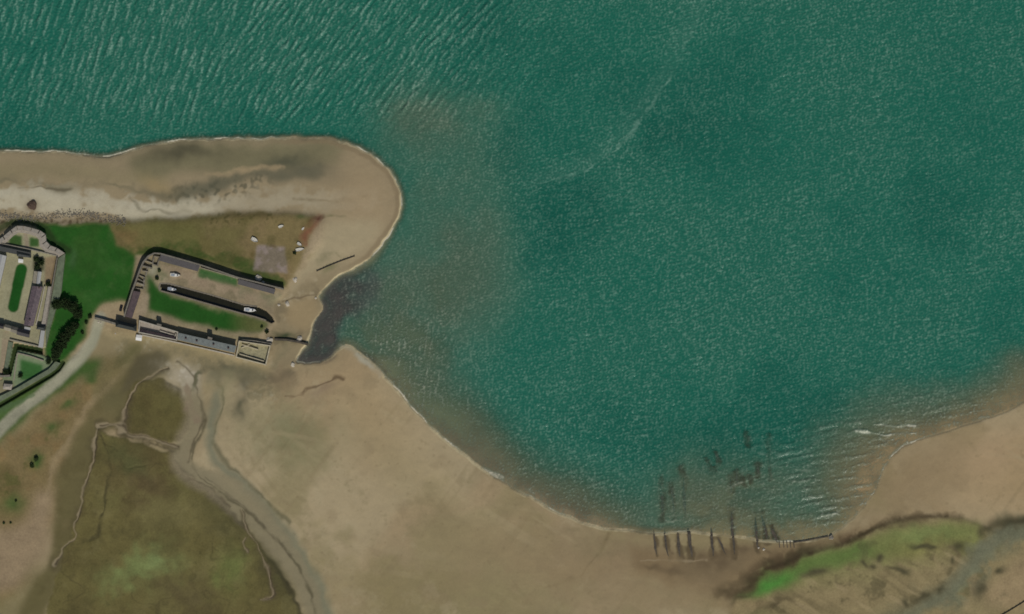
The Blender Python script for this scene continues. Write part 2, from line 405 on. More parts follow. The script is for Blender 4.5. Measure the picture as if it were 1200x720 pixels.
# apron, road, southern yard
lay(poly([(112, 375), (118, 358), (140, 352), (152, 356), (165, 374), (160, 392), (112, 378)], 3, 1), (140, 125, 98), 0.95)
lay(poly([(166, 342), (175, 345), (173, 366), (165, 374), (152, 374)], 1.6, 0.6), (136, 122, 100), 0.9)
lay(poly([(100, 380), (160, 393), (275, 418), (312, 430), (330, 440), (280, 440), (230, 428), (200, 425), (160, 415), (140, 440), (100, 450), (95, 410)], 4, 2), (124, 111, 84), 0.95)
verge = poly([(-60, 540), (-60, 490), (20, 458), (70, 428), (92, 420), (122, 418), (118, 432), (85, 450), (60, 470), (25, 500), (0, 520)], 4, 2.5)
lay(verge, (52, 78, 32), 0.95)
lay(scrub * (1 - verge), (106, 92, 60), 0.9)
lay(scrub * (1 - verge) * smooth(f8, 0.1, 1.3), (116, 96, 64), 0.6)
lay(scrub * (1 - verge) * smooth(-f20, 0.3, 1.5), (90, 80, 50), 0.7)
for u, v, a, b in ((108, 438, 12, 8), (107, 444, 7, 6), (62, 500, 9, 6), (82, 474, 10, 5), (40, 542, 9, 7), (42, 536, 8, 8), (15, 590, 14, 12)):
    lay(spot(u, v, a, b, -0.5, 2), (50, 78, 34), 0.75)
lay(stroke([(118, 372), (112, 392), (100, 412), (80, 436), (52, 460), (25, 480), (4, 500), (-50, 560)], 13, 3, 0.6, 2, False), (134, 131, 112), 0.95)
lay(stroke([(-50, 500), (0, 482), (40, 462)], 8, 3, 1), (70, 88, 58), 0.7)
lay(stroke([(168, 418), (148, 432), (130, 452), (108, 470), (98, 485), (88, 508), (70, 528), (60, 560), (50, 590)], 7, 3.5, 1.5, 2, 'w'), (130, 114, 86), 0.7)
lay(poly([(-60, 625), (30, 612), (48, 570), (62, 570), (62, 620), (58, 665), (20, 690), (-60, 700)], 6, 3), (131, 114, 90), 0.9)
lay(poly([(20, 690), (55, 660), (62, 700), (50, 740), (-10, 780), (-10, 700)], 8, 4), (100, 92, 62), 0.7)
yard = poly([(150, 392), (275, 418), (330, 432), (345, 440), (330, 470), (290, 470), (262, 440), (230, 428), (180, 414), (130, 430), (110, 420)], 5, 3)
lay(yard * smooth(fractal(7, 4, 0.75), -0.2, 1.4), (108, 99, 76), 0.75)
lay(yard * smooth(fractal(6, 4, 0.75), 0.6, 2.0), (142, 132, 110), 0.6)
olive = poly([(98, 496), (112, 470), (138, 447), (160, 416), (200, 416), (200, 440), (170, 452), (156, 470), (148, 500), (122, 505), (114, 545), (100, 600), (90, 640), (70, 680), (58, 720), (40, 780), (20, 720), (58, 660), (64, 620), (66, 560), (84, 515)], 3, 2)
lay(olive, (88, 80, 52), 0.95)
lay(poly([(118, 420), (150, 404), (172, 404), (160, 420), (136, 446), (108, 468), (112, 440)], 4, 3), (100, 92, 62), 0.75)
lay(stroke([(140, 424), (160, 412)], 9, 5, 2), (84, 80, 52), 0.7)
lay(poly([(20, 520), (60, 490), (100, 450), (112, 440), (100, 470), (70, 505), (50, 560), (20, 600), (-20, 600)], 5, 4) * smooth(fractal(9, 4, .75), -0.1, 1.2), (80, 80, 44), 0.7)
lay(olive * smooth(f8, 0.0, 1.4), (82, 74, 48), 0.6)
lay(olive * smooth(-f20, 0.2, 1.4), (104, 92, 64), 0.5)
lay(poly([(158, 418), (185, 411), (198, 420), (190, 438), (160, 448), (140, 470), (150, 440)], 3, 1.5), (78, 71, 52), 0.9)
lay(spot(130, 470, 20, 14, 0.6, 3), (90, 84, 58), 0.6)
# marsh
for m in (marsh, island):
    mb = blur(m, 0.9)
    lay(mb, (98, 90, 54))
    lay(mb * smooth(f20, 0.2, 1.6), (84, 76, 46), 0.8)
    lay(mb * smooth(-f20, 0.2, 1.8), (104, 99, 60), 0.8)
    lay(mb * smooth(f8, 0.7, 2.2), (104, 96, 62), 0.5)
for m in (marsh, island):
    mb = blur(m, 0.9)
    lay(mb * smooth(fractal(22, 5, 0.7), 0.3, 1.6), (76, 66, 42), 0.75)
    lay(mb * smooth(fractal(16, 5, 0.7), 0.5, 1.8), (112, 104, 68), 0.55)
    lay(mb * smooth(soft_noise(1.2), 0.9, 2.6), (70, 66, 40), 0.5)
    lay(mb * smooth(np.abs(fractal(20, 3, 0.5)), 0.09, 0.0) * BRK, (60, 54, 36), 0.6)
    lay(mb * smooth(fractal(12, 4, 0.7), 0.4, 1.6), (74, 68, 42), 0.6)
lay(blur(marsh, 1), (80, 74, 44), 0.4)
lay(blur(island, 1), (78, 72, 42), 0.65)
lay(spot(172, 566, 36, 22, 0.2, 6), (80, 66, 46), 0.8)
lay(spot(150, 545, 30, 14, 0.6, 5), (74, 76, 46), 0.7)
lay(spot(160, 672, 34, 18, -0.3, 8), (106, 116, 70), 0.8)
lay(spot(180, 662, 12, 9, 0, 4), (112, 124, 78), 0.6)
lay(spot(268, 668, 18, 22, 0.3, 5), (94, 102, 56), 0.75)
lay(spot(205, 602, 40, 22, 0.1, 6), (104, 97, 62), 0.6)
lay(spot(318, 660, 16, 45, -0.5, 4), (66, 64, 42), 0.8)
lay(spot(262, 605, 20, 40, -0.8, 4), (74, 72, 46), 0.5)
lay(spot(220, 700, 40, 20, 0.0, 6), (86, 78, 52), 0.6)
lay(stroke([(214, 552), (240, 578), (272, 602), (290, 622), (320, 664), (345, 696), (358, 740)], 5, 3, 1.5), (58, 54, 38), 0.75)
lay(stroke([(142, 510), (175, 520), (206, 530), (214, 546)], 3, 2, 1), (58, 52, 38), 0.7)
lay(stroke([(118, 508), (128, 530), (130, 560), (121, 600), (118, 625), (98, 633)], 2.2, 1.4, 1), (60, 56, 36), 0.8)
# creeks and channel
lay(chan, (118, 108, 86), 0.9)
lay(stroke([(252, 440), (258, 470), (245, 510), (250, 540), (285, 570), (330, 612), (362, 660), (382, 705), (392, 790)], 13, 6, 2, 2, False), (103, 102, 84), 0.8)
lay(stroke([(240, 556), (275, 572), (310, 598), (345, 648), (372, 700), (380, 790)], 15, 5, 1.5, 2, False), (118, 108, 86), 0.8)
lay(stroke([(236, 470), (242, 490), (236, 510), (224, 530), (226, 552), (250, 574), (290, 600), (330, 636), (348, 660), (362, 690), (372, 725)], 2.4, 1.6, 1.2), (78, 72, 54), 0.85)
lay(stroke([(252, 520), (266, 545), (300, 575), (340, 612)], 3, 2, 1.2), (84, 80, 60), 0.7)
lay(spot(216, 440, 22, 13, 0.3, 3), (152, 141, 124), 0.9)
lay(spot(212, 438, 18, 11, 0.3, 3) * smooth(soft_noise(1.5), -0.2, 1.4), (168, 158, 142), 0.6)
lay(stroke([(218, 452), (224, 476), (228, 492)], 9, 3, 1.2), (118, 102, 84), 0.8)
lay(stroke([(236, 470), (240, 490), (228, 514), (220, 540)], 2.6, 1.5, 1), (76, 68, 52), 0.8)
lay(stroke([(240, 560), (262, 578), (300, 606), (325, 632), (342, 652)], 2, 1.4, 1.2), (84, 76, 60), 0.7)
lay(stroke([(222, 560), (245, 572), (270, 596)], 2, 1.4, 1.2), (82, 72, 56), 0.7)
lay(stroke([(228, 450), (228, 440), (240, 430), (262, 428), (288, 438), (305, 446), (325, 446), (340, 438)], 7, 4, 1.5), (80, 76, 60), 1.0)
lay(stroke([(206, 424), (224, 436), (230, 456), (238, 470), (240, 490)], 4, 2.5, 1.5), (84, 76, 58), 0.8)
lay(poly([(246, 428), (300, 432), (310, 445), (286, 452), (262, 440), (248, 442)], 4, 3), (96, 90, 70), 0.7)
lay(poly([(318, 428), (345, 432), (352, 448), (330, 462), (312, 452)], 4, 3), (116, 100, 78), 0.7)
lay(stroke([(256, 446), (266, 462), (262, 486), (252, 505), (250, 520)], 3, 2, 1.5), (92, 88, 66), 0.8)
lay(stroke([(226, 456), (232, 434)], 5, 3, 1.5), (92, 90, 68), 0.6)
lay(spot(283, 476, 7, 20, 0.25, 3), (76, 74, 58), 0.85)
lay(spot(286, 448, 8, 8, 0, 3), (88, 82, 66), 0.7)
lay(spot(268, 450, 8, 22, 0.1, 3), (116, 110, 84), 0.6)
lay(spot(250, 450, 12, 12, 0.1, 3), (132, 117, 88), 0.7)
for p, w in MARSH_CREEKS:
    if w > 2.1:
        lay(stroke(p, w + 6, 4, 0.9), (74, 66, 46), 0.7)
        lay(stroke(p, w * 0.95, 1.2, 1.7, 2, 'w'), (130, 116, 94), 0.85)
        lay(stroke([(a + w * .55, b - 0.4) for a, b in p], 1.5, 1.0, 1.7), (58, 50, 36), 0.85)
lay(stroke([(334, 465), (347, 465), (356, 459), (362, 454), (378, 451), (388, 446), (396, 441), (402, 444)], 3, 1.6, 1), (84, 68, 50), 0.85)
lay(spot(378, 456, 16, 5, -0.4, 2), (120, 102, 84), 0.6)
lay(stroke([(358, 482), (346, 498), (342, 505)], 2.4, 2, 1), (114, 100, 74), 0.7)
lay(stroke([(338, 515), (330, 527)], 4, 2.5, 1), (106, 97, 70), 0.7)
lay(stroke([(340, 400), (330, 415), (322, 430)], 8, 4, 2), (112, 103, 80), 0.6)
# tidal strip by the groynes, weed bank
lay(poly([(740, 640), (800, 652), (880, 640), (960, 634), (1000, 618), (1040, 606), (1030, 615), (990, 634), (940, 650), (900, 665), (880, 685), (855, 700), (790, 690), (745, 665)], 4, 3), (112, 94, 70), 0.85)
lay(poly([(800, 655), (900, 640), (880, 662), (830, 690), (800, 680)], 6, 4), (100, 86, 66), 0.6)
for p, w in (([(766, 621), (767, 635), (769, 652)], 5), ([(779, 619), (780, 636), (784, 654)], 5), ([(794, 618), (795, 638), (798, 655)], 6), ([(806, 616), (808, 635), (812, 655)], 7.5),
             ([(833, 616), (834, 634), (836, 654)], 6), ([(840, 628), (846, 640), (851, 652)], 4), ([(857, 620), (861, 655)], 5), ([(885, 624), (888, 648)], 6), ([(895, 622), (899, 636)], 6)):
    lay(stroke(p, w + 1, 1.8, 0.5), (82, 70, 52), 0.95)
for u, v, a, b in ((784, 650, 4, 4), (798, 650, 5, 4), (826, 652, 8, 4), (846, 650, 10, 4), (870, 648, 9, 4), (830, 664, 12, 6), (850, 660, 9, 7), (790, 668, 16, 5), (900, 646, 9, 3), (765, 664, 10, 4)):
    lay(spot(u, v, a, b, 0.2, 3), (88, 74, 56), 0.75)
lay(stroke([(752, 656), (790, 657), (830, 657)], 2, 1.2, 1), (138, 122, 98), 0.6)
wb = blur(weedbank, 1.2)
lay(wb, (124, 110, 80))
lay(poly([(858, 700), (882, 686), (900, 668), (940, 654), (985, 640), (1022, 622), (1050, 612), (1110, 607), (1148, 614), (1150, 640), (1125, 656), (1060, 672), (1000, 690), (935, 692), (885, 704)], 4, 2.5), (103, 106, 62), 0.85)
lay(poly([(860, 699), (884, 686), (902, 669), (940, 656), (985, 642), (1015, 630), (1018, 645), (985, 664), (930, 682), (890, 698)], 4, 2), (74, 98, 48), 0.7)
lay(spot(905, 684, 24, 7, -0.4, 2), (66, 118, 50), 0.75)
lay(spot(872, 697, 10, 4, -0.2, 1), (74, 124, 56), 0.8)
lay(spot(1000, 650, 50, 12, -0.35, 3), (86, 102, 54), 0.5)
lay(wb * smooth(f8, 0.3, 1.6), (78, 76, 50), 0.55)
lay(spot(935, 652, 22, 6, -0.45, 3), (62, 56, 38), 0.8)
lay(spot(882, 684, 9, 8, -0.45, 2), (60, 54, 36), 0.8)
lay(spot(1090, 640, 40, 14, -0.1, 4), (118, 112, 66), 0.7)
for a in range(7):
    lay(stroke([(985 + a * 18, 668 - a * 2), (1030 + a * 14, 672 + a * 3), (1060 + a * 12, 690 + a * 3)], 4, 3, 3), (94, 82, 60) if a % 2 else (138, 120, 90), 0.6)
for u, v, a, b, an in ((955, 673, 16, 4, -0.2), (1020, 665, 6, 3, 0.3), (1055, 668, 12, 3, 0.3), (1080, 638, 14, 3, 0.1), (1120, 640, 7, 6, 0.6), (1060, 664, 5, 2.5, 0.5),
                       (1103, 692, 5, 4, 0), (1085, 702, 5, 5, 0), (1062, 708, 5, 5, 0), (1173, 668, 6, 3, 0), (1030, 655, 5, 4, 1)):
    lay(spot(u, v, a, b, an, 1.5), (66, 62, 44), 0.8)
lay(stroke([(1195, 618), (1160, 640), (1135, 665), (1115, 690), (1085, 706), (1040, 722)], 26, 10, 3), (100, 99, 78), 0.9)
lay(stroke([(1138, 668), (1125, 690)], 10, 6, 2), (116, 114, 84), 0.6)
lay(poly([(1155, 612), (1200, 602), (1260, 600), (1260, 622), (1180, 626)], 4, 2), (74, 70, 52), 0.75)
lay(spot(1145, 690, 10, 14, 0, 3), (92, 84, 66), 0.6)
lay(poly([(1150, 690), (1200, 655), (1260, 640), (1260, 720), (1160, 712)], 6, 3), (138, 118, 90), 0.8)
lay(stroke([(882, 683), (903, 665), (942, 650), (988, 636), (1024, 617), (1052, 607), (1088, 603), (1125, 605)], 8, 4.0, 0.9), (62, 52, 36), 0.95)  # bank scarp: dark earth face with its shadow painted in
lay(stroke([(890, 708), (915, 711), (935, 722)], 7, 4, 1.5), (62, 58, 40), 0.8)
lay(spot(800, 700, 60, 20, 0, 6), (128, 110, 84), 0.6)
lay(stroke([(712, 626), (708, 638), (698, 652), (680, 676)], 2.4, 1.4, 1), (102, 88, 64), 0.7)
lay(stroke([(670, 678), (640, 690)], 4, 3, 2), (106, 92, 68), 0.5)
lay(poly([(845, 700), (862, 684), (884, 664), (905, 652), (940, 640), (985, 626), (1020, 612), (1020, 620), (985, 640), (942, 656), (905, 672), (885, 690), (866, 702)], 3, 2.5) * smooth(fractal(7, 4, .7), -0.9, 0.9), (74, 60, 44), 0.75)
lay(poly([(838, 702), (880, 704), (940, 697), (1000, 694), (1040, 700), (1000, 716), (930, 708), (880, 714), (845, 712)], 4, 3), (126, 108, 80), 0.8)
lay(stroke([(1195, 618), (1165, 634), (1140, 655), (1122, 680), (1090, 702), (1050, 720)], 20, 7, 2, 2, False), (98, 97, 78), 0.85)
lay(stroke([(1150, 622), (1170, 612), (1200, 606), (1250, 604)], 11, 5, 2, 2, False), (70, 64, 46), 0.8)
lay(stroke([(1098, 690), (1082, 702), (1062, 708), (1040, 722)], 9, 5, 2), (64, 62, 46), 0.7)
lay(stroke([(1115, 640), (1128, 648), (1120, 660), (1108, 672)], 6, 3, 2), (70, 62, 46), 0.8)
lay(spot(1175, 690, 30, 20, 0, 6) * smooth(fractal(8, 4, .7), 0, 1.5), (106, 94, 70), 0.7)
lower = poly([(900, 692), (960, 676), (1010, 660), (1060, 652), (1105, 640), (1135, 650), (1120, 672), (1090, 700), (1040, 722), (900, 722)], 6, 3)
lay(lower, (124, 110, 80), 0.75)
ridge_n = smooth(soft_noise(2.2, 15, 0.55 + math.pi / 2), 0.2, 1.7)
lay(lower * ridge_n, (88, 78, 56), 0.5)
lay(lower * smooth(fractal(9, 4, 0.75), 0.3, 1.7), (84, 76, 54), 0.7)
lay(lower * smooth(soft_noise(2.0, 12, 0.55 + math.pi / 2), 0.8, 2.2), (146, 128, 98), 0.4)
for u, v, a, b, an in ((957, 672, 15, 4.5, -0.1), (1079, 639, 13, 3, 0.08), (1092, 640, 6, 3, 0), (1022, 664, 6, 3, 0.3), (1052, 666, 12, 3, 0.25), (1060, 669, 7, 3, 0.5), (1030, 652, 5, 5, 0.9),
                       (1010, 660, 6, 2.5, 0.7), (1102, 690, 6, 4, -0.6), (1084, 700, 9, 4, -0.3), (1063, 706, 5, 5, 0.5), (1126, 640, 5, 6, 0.6), (1116, 656, 3, 5, 0.2), (1172, 668, 7, 4, -0.4), (1148, 690, 6, 12, 0.1)):
    lay(spot(u, v, a, b, an, 1.5), (62, 58, 42), 0.8)
lay(spot(908, 683, 22, 7, -0.45, 2), (68, 118, 50), 0.7)
for u, v, a, b in ((880, 680, 9, 5), (868, 699, 14, 4), (912, 707, 20, 4), (940, 649, 22, 5), (848, 690, 9, 5), (905, 662, 12, 4)):
    lay(spot(u, v, a, b, -0.4, 2.5), (64, 56, 40), 0.7)
lay(spot(1085, 622, 40, 8, 0.02, 3), (104, 116, 68), 0.6)
# fort
lay(fort_m, (132, 128, 102))
lay(fort_m * smooth(fractal(6, 3, 0.7), 0.3, 1.8), (110, 106, 80), 0.6)
lay(poly([(11, 281), (17, 275), (27, 277), (26, 289), (12, 287)], 1.0), (42, 72, 28), 0.95)
lay(poly([(36, 278), (46, 280), (47, 290), (35, 290)], 1.0), (42, 76, 30), 0.95)
lay(stroke([(30, 268), (33, 292)], 4.5, 1, 0, 0), (128, 116, 98), 0.8)
lay(stroke([(26, 316), (22, 334)], 13.5, 1.2, 0, 0), (24, 68, 22))
lay(stroke([(22, 334), (16.5, 360)], 12.5, 1.2, 0, 0), (24, 68, 22))
lay(poly([(53, 302), (66, 300), (62, 335), (54, 334)], 1), (124, 108, 84), 0.95)
lay(stroke([(66, 302), (52, 384)], 3, 1, 0, 0), (96, 78, 56), 0.6)
lay(stroke([(8, 392), (4, 440)], 8, 1.4, 0, 0), (132, 118, 98), 0.9)
lay(poly([(40, 300), (54, 303), (52, 318), (40, 316)], 1), (44, 48, 28), 0.8)
lay(poly([(0, 388), (42, 396), (46, 404), (20, 400), (10, 398), (0, 396)], 1), (128, 122, 98), 0.8)
lay(ow, (104, 116, 88))
lay(poly([(25, 421), (51, 428), (50, 436), (36, 446), (25, 446)], 1.4), (44, 84, 38), 0.95)
lay(poly([(-60, 440), (14, 446), (18, 455), (-10, 470), (-60, 490)], 2), (116, 108, 84), 0.9)
lay(ditch, (40, 52, 26))
lay(basin, (36, 34, 18))
lay(stroke([(-40, 262), (-4, 270), (12, 262), (22, 259), (40, 261), (52, 266), (60, 276), (64, 286), (72, 289), (80, 294)], 9, 3, 0, 1) * (1 - fort_m), (32, 48, 22), 0.85)  # dark ditch vegetation, with some of the bastion's shade painted in
# sea bed: pale sand, dark weedy mud in the dock mouth
lay(sea, (118, 108, 82))
lay(sea * (1 - smooth(shore_d, 1.0, 5.0)), (134, 120, 92), 0.8)
lay(sea * smooth(apron_s, 0.15, 0.6), (104, 96, 74), 0.8)
lay(sea * smooth(apron_s, 0.84, 0.97), (126, 110, 86), 0.9)
lay(sea * apron_se, (128, 116, 84), 0.8)
lay(sea * wedge, (106, 106, 78), 0.8)
lay(sea * far_sand, (132, 114, 84), 0.95)
lay(sea * smooth(f8, 0, 1.5), (96, 86, 66), 0.4)
lay(sea * np.clip(bank_e * 1.3, 0, 1), (88, 100, 78), 0.9)
lay(sea * np.clip(weedy * 1.4, 0, 1), (66, 63, 60), 0.95)
lay(sea * stroke([(402, 402), (425, 415), (445, 432), (456, 446)], 8, 3, 1), (58, 54, 46), 0.8)
lay(sea * stroke([(444, 432), (480, 470), (540, 520), (600, 563), (680, 602)], 14, 6, 2), (88, 78, 62), 0.5)
wd = smooth(soft_noise(3, 9, math.pi / 2), 0.1, 1.6) * poly([(760, 555), (845, 515), (905, 505), (905, 580), (850, 605), (760, 610)], 10)
lay(sea * wd, (52, 54, 44), 0.55)
lay(sea * sunk, (46, 46, 36), 0.9)
swash = smooth(fractal(10, 4, 0.7), -1.6, 0.9)
lay((1 - smooth(np.abs(shore_d - 0.7), 0.2, 1.15 + 0.9 * smooth(V, 380, 440))) * (0.2 + 0.8 * swash) * (1 - 0.7 * smooth(U, 960, 1010)) * (1 - weedy), (178, 163, 130), 0.85)
lay(land * (1 - smooth(np.abs(shore_d - 4.0), 1.0, 4.5)) * smooth(U, 300, 360) * (1 - smooth(V, 300, 320)), (112, 96, 74), 0.5)
lay(stroke([(400, 405), (412, 410), (424, 420), (436, 430), (446, 440)], 4, 2, 1.2), (150, 144, 128), 0.8)
lay(land * poly([(1024, 600), (1034, 560), (1060, 524), (1120, 507), (1150, 500), (1120, 560), (1090, 604)], 14, 5), (126, 108, 82), 0.7)
lay(stroke([(838, 698), (858, 690), (872, 678)], 10, 5, 2), (78, 66, 48), 0.6)
ALB = np.clip(COLR * KA * np.where(sea[..., None] > 0.5, 1.0, 1.0 + np.array([0.02, 0.06, 0.03]) * (1 - 0.8 * np.clip(blur(marsh, 1) + blur(island, 1) + scrub + field, 0, 1))[..., None]), 0.004, 0.75).astype(np.float32)
GRAIN = np.clip(0.3 + 0.7 * np.maximum.reduce([blur(marsh, 2), blur(island, 2), scrub, field, blur(weedbank, 3), fort_m, quay, ow]), 0, 1)

# ------------------------------------------------------------------ sheets: core grid plus coarse margins to the horizon
ext = np.array([12, 40, 110, 260, 600, 1500, 4500, 12000], np.float32)
gu = np.concatenate([(U0 - ext)[::-1], us, U1 + ext])
gv = np.concatenate([(V0 - ext)[::-1], vs, V1 + ext])
NE = len(ext)
def outer(a):
    pad = ((NE, NE), (NE, NE)) + ((0, 0),) * (a.ndim - 2)
    return np.pad(a, pad, mode='edge')

def sheet(name, z, mat, keep=None, attrs=(), kind='structure'):
    GU, GV = np.meshgrid(gu, gv)
    h, w = GU.shape
    co = np.stack([(GU - 600) * M, (360 - GV) * M, z], -1).reshape(-1, 3).astype(np.float32)
    idx = np.arange(h * w, dtype=np.int32).reshape(h, w)
    q = np.stack([idx[1:, :-1], idx[1:, 1:], idx[:-1, 1:], idx[:-1, :-1]], -1).reshape(-1, 4)
    if keep is not None:
        k = keep[1:, :-1] | keep[1:, 1:] | keep[:-1, 1:] | keep[:-1, :-1]
        q = q[k.reshape(-1)]
        used = np.zeros(h * w, bool)
        used[q.reshape(-1)] = True
        remap = np.cumsum(used).astype(np.int32) - 1
        co = co[used]
        q = remap[q]
    else:
        used = np.ones(h * w, bool)
    me = bpy.data.meshes.new(name)
    me.vertices.add(len(co))
    me.vertices.foreach_set('co', co.reshape(-1))
    me.loops.add(q.size)
    me.loops.foreach_set('vertex_index', q.reshape(-1))
    me.polygons.add(len(q))
    me.polygons.foreach_set('loop_start', np.arange(0, q.size, 4, dtype=np.int32))
    me.polygons.foreach_set('use_smooth', np.ones(len(q), bool))
    me.update(calc_edges=True)
    for an, arr in attrs:
        if arr.ndim == 3:
            at = me.attributes.new(an, 'FLOAT_COLOR', 'POINT')
            c = np.concatenate([arr, np.ones(arr.shape[:2] + (1,), np.float32)], -1).reshape(-1, 4)[used]
            at.data.foreach_set('color', c.astype(np.float32).reshape(-1))
        else:
            at = me.attributes.new(an, 'FLOAT', 'POINT')
            at.data.foreach_set('value', arr.reshape(-1)[used].astype(np.float32))
    me.materials.append(mat)
    o = bpy.data.objects.new(name, me)
    COL.objects.link(o)
    o['kind'] = kind
    return o

# ------------------------------------------------------------------ materials
def new_mat(name):
    m = bpy.data.materials.new(name)
    m.use_nodes = True
    nt = m.node_tree
    return m, nt, nt.nodes['Principled BSDF']

def N(nt, t, **kw):
    n = nt.nodes.new(t)
    for k, v in kw.items():
        if k in n.inputs.keys():
            n.inputs[k].default_value = v
        else:
            setattr(n, k, v)
    return n

def mat_plain(name, rgb, rough=0.85, var=0.18, scale=0.8, fine=5.0, bump=0.25, metallic=0.0, dark=None):
    """weathered plain material: two scales of blotches and a bump; rgb is the surface's own reflectance"""
    m, nt, b = new_mat(name)
    tc = N(nt, 'ShaderNodeNewGeometry')
    n1 = N(nt, 'ShaderNodeTexNoise', Scale=scale, Detail=5.0, Roughness=0.65)
    n2 = N(nt, 'ShaderNodeTexNoise', Scale=fine, Detail=3.0, Roughness=0.6)
    nt.links.new(tc.outputs['Position'], n1.inputs['Vector'])
    nt.links.new(tc.outputs['Position'], n2.inputs['Vector'])
    mx = N(nt, 'ShaderNodeMath', operation='ADD')
    nt.links.new(n1.outputs['Fac'], mx.inputs[0])
    nt.links.new(n2.outputs['Fac'], mx.inputs[1])
    rp = N(nt, 'ShaderNodeValToRGB')
    rp.color_ramp.elements[0].position = 0.32
    rp.color_ramp.elements[1].position = 0.68
    lo = dark if dark else tuple(c * (1 - 2.2 * var) for c in rgb)
    hi = tuple(min(1, c * (1 + 1.6 * var)) for c in rgb)
    rp.color_ramp.elements[0].color = (*lo, 1)
    rp.color_ramp.elements[1].color = (*hi, 1)
    hf = N(nt, 'ShaderNodeMath', operation='MULTIPLY')
    hf.inputs[1].default_value = 0.5
    nt.links.new(mx.outputs[0], hf.inputs[0])
    nt.links.new(hf.outputs[0], rp.inputs[0])
    nt.links.new(rp.outputs[0], b.inputs['Base Color'])
    b.inputs['Roughness'].default_value = rough
    b.inputs['Metallic'].default_value = metallic
    if bump:
        bp = N(nt, 'ShaderNodeBump', Strength=bump, Distance=0.1)
        nt.links.new(n2.outputs['Fac'], bp.inputs['Height'])
        nt.links.new(bp.outputs[0], b.inputs['Normal'])
    return m

def mat_slate(name, rgb, ang):
    """slate or tile courses across a roof"""
    m, nt, b = new_mat(name)
    g = N(nt, 'ShaderNodeNewGeometry')
    mp = N(nt, 'ShaderNodeMapping')
    mp.inputs['Rotation'].default_value = (0, 0, ang)
    nt.links.new(g.outputs['Position'], mp.inputs[0])
    br = N(nt, 'ShaderNodeTexBrick', Scale=1.0)
    br.inputs['Color1'].default_value = (*[c * 1.15 for c in rgb], 1)
    br.inputs['Color2'].default_value = (*[c * 0.8 for c in rgb], 1)
    br.inputs['Mortar'].default_value = (*[c * 0.5 for c in rgb], 1)
    br.inputs['Brick Width'].default_value = 0.5
    br.inputs['Row Height'].default_value = 0.3
    br.inputs['Mortar Size'].default_value = 0.02
    nt.links.new(mp.outputs[0], br.inputs['Vector'])
    ns = N(nt, 'ShaderNodeTexNoise', Scale=0.5, Detail=6.0, Roughness=0.7)
    nt.links.new(g.outputs['Position'], ns.inputs['Vector'])
    rp = N(nt, 'ShaderNodeValToRGB')
    rp.color_ramp.elements[0].position = 0.3
    rp.color_ramp.elements[0].color = (0.62, 0.62, 0.62, 1)
    rp.color_ramp.elements[1].position = 0.72
    rp.color_ramp.elements[1].color = (1.35, 1.3, 1.2, 1)
    nt.links.new(ns.outputs['Fac'], rp.inputs[0])
    mx = N(nt, 'ShaderNodeMix', data_type='RGBA', blend_type='MULTIPLY')
    mx.inputs[0].default_value = 1.0
    nt.links.new(br.outputs['Color'], mx.inputs[6])
    nt.links.new(rp.outputs[0], mx.inputs[7])
    nt.links.new(mx.outputs[2], b.inputs['Base Color'])
    b.inputs['Roughness'].default_value = 0.6
    return m

# ground
mg, nt, b = new_mat('ground_cover')
at = N(nt, 'ShaderNodeAttribute', attribute_name='cover')
g = N(nt, 'ShaderNodeNewGeometry')
n1 = N(nt, 'ShaderNodeTexNoise', Scale=0.09, Detail=8.0, Roughness=0.62)
n2 = N(nt, 'ShaderNodeTexNoise', Scale=0.7, Detail=5.0, Roughness=0.7)
for n in (n1, n2):
    nt.links.new(g.outputs['Position'], n.inputs['Vector'])
ad = N(nt, 'ShaderNodeMath', operation='ADD')
nt.links.new(n1.outputs['Fac'], ad.inputs[0])
nt.links.new(n2.outputs['Fac'], ad.inputs[1])
mr = N(nt, 'ShaderNodeMapRange')
mr.inputs['From Min'].default_value = 0.6
mr.inputs['From Max'].default_value = 1.4
mr.inputs['To Min'].default_value = 0.72
mr.inputs['To Max'].default_value = 1.28
nt.links.new(ad.outputs[0], mr.inputs['Value'])
ag = N(nt, 'ShaderNodeAttribute', attribute_name='grain')
gm = N(nt, 'ShaderNodeMix')
gm.inputs[2].default_value = 1.0
nt.links.new(ag.outputs['Fac'], gm.inputs[0])
nt.links.new(mr.outputs[0], gm.inputs[3])
mx = N(nt, 'ShaderNodeVectorMath', operation='SCALE')
nt.links.new(at.outputs['Color'], mx.inputs[0])
nt.links.new(gm.outputs[0], mx.inputs['Scale'])
nt.links.new(mx.outputs[0], b.inputs['Base Color'])
b.inputs['Roughness'].default_value = 0.95
b.inputs['Specular IOR Level'].default_value = 0.15
bp = N(nt, 'ShaderNodeBump', Strength=0.35, Distance=0.25)
nt.links.new(n2.outputs['Fac'], bp.inputs['Height'])
nt.links.new(bp.outputs[0], b.inputs['Normal'])
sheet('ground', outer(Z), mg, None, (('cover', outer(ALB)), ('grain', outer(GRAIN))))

# ------------------------------------------------------------------ sea surface
nw = (1 - smooth(U + 0.5 * V, 470, 740)) * (1 - smooth(V, 105, 165)) + 0.25 * (1 - smooth(U, 480, 760)) * (1 - smooth(V, 120, 240))
nw = np.clip(nw, 0, 1)
nw_l = nw * (1 - smooth(U, 200, 360))
nw_r = nw * smooth(U, 180, 330)
fib1 = soft_noise(0.9, 5.5, math.atan2(0.33, 0.94))
fib2 = soft_noise(0.85, 4.5, math.atan2(0.55, 0.84))
grain0 = norm(soft_noise(0.62) + 0.5 * soft_noise(0.55, 1.6, 0.0))
b1 = band(9.0, math.atan2(0.35, 0.94), 0.35, 0.26)
b1c = band(11, math.atan2(0.15, 0.99), 0.3, 0.3)
b2 = band(8.5, math.atan2(0.55, 0.84), 0.38, 0.42)
b2b = band(5.5, math.atan2(0.5, 0.86), 0.4, 0.5)
chop = band(3.6, math.atan2(1, 0.15), 0.5, 1.1)
